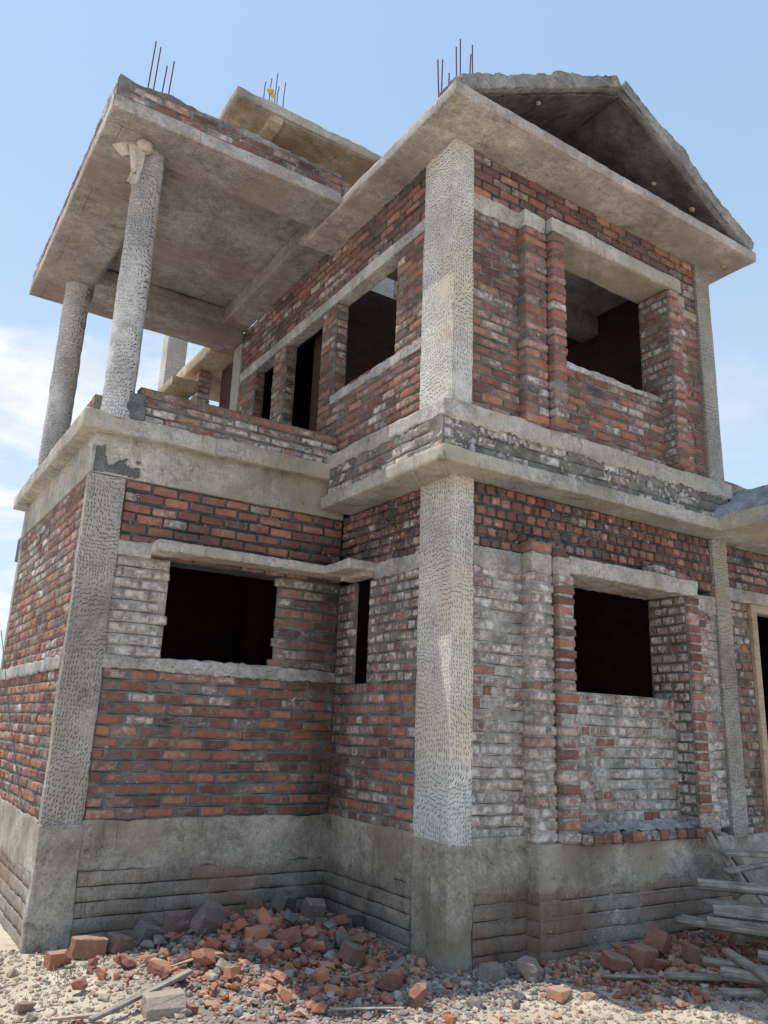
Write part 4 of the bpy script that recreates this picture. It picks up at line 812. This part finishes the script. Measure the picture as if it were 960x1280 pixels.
big = [  # x, y, dims, colour, rotation z, tilt, brick?, label
 (.20, -.20, (.19, .12, .085), (.25, .215, .19), -.15, (0, 0), 1, 'whole grey-coated brick lying flat before the corner column, left of a pair'),
 (.40, -.30, (.16, .13, .095), (.30, .25, .22), .5, (.1, 0), 1, 'grey-brown brick lying before the plinth, right one of a pair'),
 (-.33, -.03, (.075, .07, .09), (.25, .13, .10), .4, (.1, .1), 0, 'upright dull red stone at the foot of the corner column'),
 (-.49, -.11, (.15, .10, .09), (.24, .12, .09), .3, (.1, .15), 1, 'rounded brown half brick on the dark gravel left of the corner column'),
 (-.515, -.40, (.10, .085, .12), (.27, .13, .09), .9, (.15, 0), 1, 'brown half brick standing on end at the shadow edge'),
 (-.53, -.70, (.10, .085, .07), (.46, .17, .085), .6, (.2, .2), 0, 'bright orange brick piece in the sun near the bottom centre'),
 (-.46, .33, (.16, .12, .09), (.21, .13, .11), .2, (.2, .3), 1, 'dark brown broken brick on the right side of the heap'),
 (-.30, .55, (.13, .11, .085), (.27, .12, .09), -.4, (.3, .2), 1, 'reddish broken brick leaning near the return wall'),
 (-.10, .98, (.16, .11, .09), (.16, .15, .14), .3, (.1, .15), 1, 'dark grey stone block beside the return wall'),
 (-.28, 1.22, (.17, .13, .10), (.22, .17, .15), -.3, (.3, .1), 1, 'grey brown block high on the heap near the inner corner'),
 (-.42, 1.36, (.20, .13, .12), (.16, .14, .13), .6, (.5, .2), 1, 'dark wedge-shaped block at the top of the heap against the wall'),
 (-.62, 1.42, (.13, .11, .10), (.24, .13, .11), .2, (.1, .2), 1, 'dull maroon brick half against the wall near the heap top'),
 (-1.02, 1.38, (.15, .11, .14), (.14, .115, .105), .5, (.7, .2), 1, 'dark brick tipped up against the set-back wall'),
 (-1.14, 1.06, (.21, .16, .15), (.21, .17, .155), .35, (.4, .25), 1, 'large grey and maroon block tilted in the middle of the heap'),
 (-1.27, 1.30, (.14, .11, .12), (.23, .15, .13), -.2, (.1, .05), 1, 'brown block standing behind the large tilted block'),
 (-1.46, 1.20, (.18, .11, .10), (.17, .15, .14), .25, (.25, .3), 1, 'grey angular block left of the heap middle'),
 (-1.66, 1.18, (.14, .12, .09), (.22, .14, .11), .1, (.1, .1), 1, 'brown half brick between the slotted brick and the heap'),
 (-1.84, 1.20, (.18, .14, .115), (.33, .18, .12), .12, (0, .05), 1, 'pink-brown brick with a mortar slot near the corner column'),
 (-2.02, 1.12, (.15, .10, .085), (.40, .18, .11), .15, (0, .0), 1, 'orange-red brick at the very foot of the left corner column'),
 (-2.33, .44, (.13, .09, .06), (.33, .21, .16), .3, (.1, .1), 0, 'flat dusty red stone alone on the sand at the left'),
 (-1.74, .07, (.20, .12, .095), (.42, .34, .28), -.05, (.03, .0), 1, 'large cream mortar-coated brick in front of the wooden stick'),
 (-.93, .60, (.19, .09, .065), (.42, .24, .17), .45, (.1, -.25), 1, 'long dusty red brick piece lying slanted in the sunny rubble'),
 (-1.28, .62, (.12, .10, .06), (.40, .22, .15), .3, (.1, .1), 1, 'dusty orange brick piece right of the splintered stick'),
 (-1.35, .35, (.09, .075, .055), (.42, .40, .36), .2, (.1, .2), 0, 'pale grey stone behind the cream brick'),
 (1.15, -.52, (.19, .12, .12), (.30, .145, .11), .2, (.2, .1), 1, 'large red brick block against the right plinth'),
 (1.45, -.42, (.19, .13, .12), (.28, .15, .115), .4, (.3, .4), 1, 'red block propped highest against the right plinth'),
 (.93, -.50, (.16, .12, .10), (.27, .135, .105), -.2, (.2, .2), 1, 'red broken brick leftmost at the right plinth'),
 (1.50, -.62, (.14, .11, .10), (.24, .125, .10), .7, (.3, .1), 1, 'red brick end under the end of the long pole'),
 (.72, -.78, (.10, .08, .06), (.32, .17, .13), .2, (.1, .1), 0, 'pinkish stone in the shade before the right plinth'),
 (1.05, -.98, (.10, .08, .06), (.38, .14, .08), .9, (.1, .1), 0, 'orange-red brick bit below the pole pile'),
 (.30, -.66, (.15, .11, .05), (.50, .27, .18), .2, (.1, .1), 1, 'flat orange brick slab in the small sunny group at bottom centre right'),
 (.44, -.73, (.12, .07, .05), (.50, .33, .24), -.2, (.1, .1), 0, 'pale pink brick chip in the small sunny group'),
]
for i, (x, y, d, c, rz, tl, br, lab) in enumerate(big):
    me = chunk_mesh('brick_piece', d, c, 100 + i, bool(br), 2 if max(d) > .15 else 3); place(me, 'brick_piece', x, y, None, (tl[0], tl[1], rz), lab, 'brick')
meshes = [chunk_mesh('rubble_red', (.075 * random.uniform(.7, 1.3), .055, .045), random.choice(REDS), 300 + i, i % 3 == 0) for i in range(11)] + [chunk_mesh('rubble_grey', (.07, .055, .045 * random.uniform(.7, 1.2)), random.choice(GREYS), 400 + i, i % 4 == 0) for i in range(6)]
cnt = 0; tries = 0
while cnt < 235 and tries < 5000:
    tries += 1; x = random.uniform(-2.1, .05); y = random.uniform(-.35, 1.52)
    if random.random() > math.exp(-(((x + .75) / .62) ** 2 + ((y - .70) / .58) ** 2)): continue
    if x > -.06 and y > -.05: continue
    if any(math.hypot(x - b_[0], y - b_[1]) < max(b_[2]) * .45 for b_ in big): continue
    k = random.randrange(17); red = k < 11
    sc = random.choice([.5, .65, .8, .95, 1.15, 1.5]) * random.uniform(.85, 1.15) * (1.15 if y > .5 else .9)
    z = float(gh(np.array([x]), np.array([y]))[0]) + random.uniform(0, .03)
    place(meshes[k], 'brick_chunk' if red else 'stone_chunk', x, y, z, (random.uniform(-.5, .5), random.uniform(-.5, .5), random.uniform(0, 6.3)), 'fist-sized broken red brick chunk among the rubble' if red else 'fist-sized grey mortar chunk among the rubble', 'brick' if red else 'stone', 'broken red brick chunks among the rubble' if red else 'grey mortar chunks among the rubble', sc); cnt += 1
for _ in range(48):
    x = random.uniform(.5, 1.75); y = random.uniform(-1.15, -.35); k = random.randrange(17); red = k < 11
    place(meshes[k], 'brick_chunk' if red else 'stone_chunk', x, y, None, (random.uniform(-.5, .5), random.uniform(-.5, .5), random.uniform(0, 6.3)), 'fist-sized broken red brick chunk among the rubble' if red else 'fist-sized grey mortar chunk among the rubble', 'brick' if red else 'stone', 'broken red brick chunks among the rubble' if red else 'grey mortar chunks among the rubble', random.uniform(.4, .9))

# ------------------------------------------------------------------ timber
def plank(name, a, b, w, t, label, cat='plank', mat='wood', rnd=False, roll=0, bend=0):
    if a[0] > .9: w *= (1.5 if rnd else 1.05); t *= 1.3
    a = Vector(a); b = Vector(b); d = b - a; L = d.length; mb = MB(); n = 26
    if rnd:
        ts = np.linspace(0, L, n); ang = np.linspace(0, 2 * math.pi, 13); A, T = np.meshgrid(ts, ang, indexing='ij'); A, T = A.ravel(), T.ravel()
        r = w / 2 * (1 + .08 * vnoise(np.stack([A, 0 * A, 0 * A], 1), 6, 3)) * (1 - .12 * A / L); P = np.stack([A, r * np.cos(T), r * np.sin(T)], 1); mb.add(P, grid_faces(n, 13)); 
        for e, s in ((0, 0), ((n - 1) * 13, L)):
            V = np.concatenate([P[e:e + 12], [[s, 0, 0]]]); mb.add(V, np.array([[j, (j + 1) % 12, 12] if s else [(j + 1) % 12, j, 12] for j in range(12)]))
    else:
        sub = MB(); rough_box(sub, 0, L, -w / 2, w / 2, -t / 2, t / 2, cell=.03, amp=.003, r=.003, seed=int(abs(a.x * 100)) % 50, chip=.01); mb = sub
    mb.v = [np.stack([V[:, 0], V[:, 1] * (1 + .15 * np.sin(V[:, 0] * 3)), V[:, 2] + bend * np.sin(V[:, 0] / L * math.pi)], 1) for V in mb.v]
    o = mb.build(name, M[mat]); 
    q_ = d.to_track_quat('X', 'Z'); o.rotation_mode = 'XYZ'; o.rotation_euler = (q_ @ Matrix.Rotation(roll, 3, 'X').to_quaternion()).to_euler(); o.location = a
    return tag(o, label, cat)
plank('wooden_pole', (1.52, -.50, .27), (1.95, -1.05, .25), .07, .03, 'thick end of the long pale pole lying over the red blocks', 'pole', bend=0)
plank('wooden_pole', (1.63, -.66, .275), (2.6, -1.75, .20), .052, .05, 'round whitish pole tied behind the flat pole end', 'pole', rnd=True)
plank('wooden_pole', (1.90, -.40, .45), (2.9, -1.15, .40), .05, .05, 'topmost round pole at the back of the timber heap', 'pole', rnd=True)
plank('plank', (1.80, -.52, .36), (2.7, -1.15, .30), .09, .02, 'wide thin board sloping on top of the timber heap', bend=.01)
plank('plank', (1.76, -.62, .33), (2.5, -1.40, .28), .075, .022, 'curved heavy board in the middle of the timber heap', bend=.03, roll=.9)
plank('plank', (1.95, -.62, .345), (2.5, -.95, .33), .04, .02, 'short pale batten near the top of the timber heap', mat='wood')
plank('wooden_pole', (1.27, -1.0, .10), (1.9, -1.95, .09), .05, .05, 'round pole lowest on the ground at the right edge', 'pole', rnd=True)
plank('plank', (1.42, -.93, .19), (1.30, -1.42, .10), .05, .022, 'squared batten lying crosswise over the low poles')
plank('wooden_pole', (1.30, -.86, .13), (1.75, -1.55, .12), .036, .05, 'thin dark pole between the two low round poles', 'pole', rnd=True)
plank('wooden_pole', (1.62, -1.02, .16), (2.1, -1.75, .14), .045, .05, 'pale round pole at the right picture edge below the long pole', 'pole', rnd=True)
plank('plank', (1.68, -.42, .26), (1.95, -.85, .20), .05, .03, 'dark stub of board pointing out under the heap')
plank('plank', (1.12, -1.10, .045), (1.32, -1.22, .045), .055, .02, 'short pale offcut on the ground before the timber heap')
plank('plank', (.70, -.60, .055), (.98, -.76, .055), .045, .014, 'thin grey board lying flat before the red blocks')
plank('plank', (1.05, -.78, .06), (1.45, -1.05, .06), .07, .014, 'dusty board half buried between red pieces and poles')
plank('plank', (2.40, -.16, .74), (2.38, -.42, .34), .10, .022, 'weathered short board leaning upright on the plinth wall', roll=1.2)
plank('plank', (2.36, -.30, .62), (2.8, -.42, .60), .07, .022, 'grey board nailed across the leaning board', roll=.2)
plank('plank', (2.28, -.38, .50), (2.75, -.55, .58), .045, .02, 'splintered lath across the foot of the leaning boards', roll=.3)
plank('plank', (2.58, -.22, .62), (2.60, -.5, .25), .09, .02, 'dark upright board behind the cross laths')
plank('plank', (2.1, -.5, .30), (2.85, -1.2, .22), .085, .02, 'broad grey board in the shadow under the timber heap')
plank('plank', (1.95, -.85, .22), (2.6, -1.5, .18), .07, .025, 'broken board filling the middle of the timber heap', roll=.3)
plank('plank', (1.85, -.70, .18), (2.6, -1.0, .14), .09, .03, 'dark board at the bottom of the timber heap')
plank('plank', (1.55, -1.15, .10), (2.2, -1.4, .10), .10, .03, 'low board under the crossing poles', roll=.15)
plank('stick', (-2.10, .06, .03), (-1.52, .31, .115), .035, .018, 'thin weathered stick resting on the cream brick', 'stick')
plank('stick', (-2.26, .185, .02), (-2.03, .13, .025), .028, .015, 'yellow wood splinter on the sand at lower left', 'stick', mat='newwood')
plank('stick', (-1.60, .62, .05), (-1.38, .56, .11), .022, .012, 'pale split stick among the red rubble', 'stick', mat='newwood')
plank('stick', (-.98, -.28, .02), (-.66, -.47, .03), .022, .012, 'pale twig at the bottom centre of the sand', 'stick')
plank('stick', (-1.33, .88, .06), (-1.12, 1.02, .19), .007, .006, 'thin dry twig standing out of the dark rubble', 'stick', rnd=True)
plank('stick', (-.72, .20, .03), (-.55, .0, .03), .026, .01, 'greyish lath at the heap edge', 'stick')

# ------------------------------------------------------------------ camera
cam = bpy.data.cameras.new('camera'); co = bpy.data.objects.new('camera', cam); COL.objects.link(co); scene.camera = co
CX, CY, CZ, f, yaw, pit, rol = -3.339, -4.296, 1.414, 997.88, .571, .267, .037
PARAMS = None
fwd = Vector((math.sin(yaw) * math.cos(pit), math.cos(yaw) * math.cos(pit), math.sin(pit))); rt = Vector((math.cos(yaw), -math.sin(yaw), 0)); up = rt.cross(fwd)
r2 = rt * math.cos(rol) + up * math.sin(rol); u2 = -rt * math.sin(rol) + up * math.cos(rol)
Mx = Matrix((r2, u2, -fwd)).transposed().to_4x4(); Mx.translation = Vector((CX, CY, CZ)); co.matrix_world = Mx
cam.sensor_fit = 'HORIZONTAL'; cam.sensor_width = 36; cam.lens = 36 * f / 960; cam.clip_end = 3000; cam.clip_start = .05

# ------------------------------------------------------------------ light
to_sun = Vector((-.235, .25, 1)).normalized(); elev = math.asin(to_sun.z)
sun = bpy.data.lights.new('sun', 'SUN'); sun.energy = 5.0; sun.angle = math.radians(.5); sun.color = (1, .94, .84); so = bpy.data.objects.new('sun', sun); COL.objects.link(so); so.rotation_euler = to_sun.to_track_quat('Z', 'Y').to_euler(); so.location = (0, 0, 20)
w = bpy.data.worlds.new('World'); scene.world = w; w.use_nodes = True; nt = w.node_tree; nt.nodes.clear(); g = G(nt)
sky = g.node('ShaderNodeTexSky', sky_type='NISHITA'); sky.sun_disc = False; sky.sun_elevation = elev; sky.sun_rotation = math.atan2(to_sun.x, to_sun.y); sky.air_density = 1.3; sky.dust_density = 1.2; sky.ozone_density = 1.5
D = g.P; tc = [n for n in nt.nodes if n.type == 'TEX_COORD'][0]; D = tc.outputs['Generated']; X = g.xyz(D)
# clouds on a flat layer overhead
zz = g.m('MAXIMUM', X[2], .05); pv = g.comb(g.m('DIVIDE', X[0], g.m('ADD', zz, .18)), g.m('DIVIDE', X[1], g.m('ADD', zz, .18)), 0.)
cl = g.noise(2.1, 9, .62, g.map((1, 1, 1), pv, (3.2, 1.4, 0)), dist=.25)
thr = g.mr(X[2], .36, .62, .42, .70)
rd = g.m('SUBTRACT', g.m('MULTIPLY', X[0], .84), g.m('MULTIPLY', X[1], .54)); cf = g.m('MULTIPLY', g.mr(cl, thr, g.m('ADD', thr, .2), 0, .9), g.mr(rd, -.15, .25, 1, .3))
haze = g.mr(X[2], .0, .75, .55, .0)
ccol = g.mix(g.mr(g.noise(5, 5, .6, pv), .3, .7), (5.2, 5.6, 6.2), (7.2, 7.3, 7.4))
c0 = g.mix(.5, sky.outputs[0], (3.6, 5.3, 7.3)); c1 = g.mix(haze, c0, (5.6, 6.4, 7.2)); c2 = g.mix(cf, c1, ccol)
bg = g.node('ShaderNodeBackground'); bg.inputs['Strength'].default_value = .15; g.L(c2, bg.inputs[0]); wo = g.node('ShaderNodeOutputWorld'); g.L(bg.outputs[0], wo.inputs[0])

scene.view_settings.view_transform = 'Standard'; scene.view_settings.look = 'None'; scene.view_settings.exposure = 0; scene.view_settings.gamma = 1
scene.render.engine = 'CYCLES'; scene.cycles.max_bounces = 6; scene.cycles.diffuse_bounces = 4
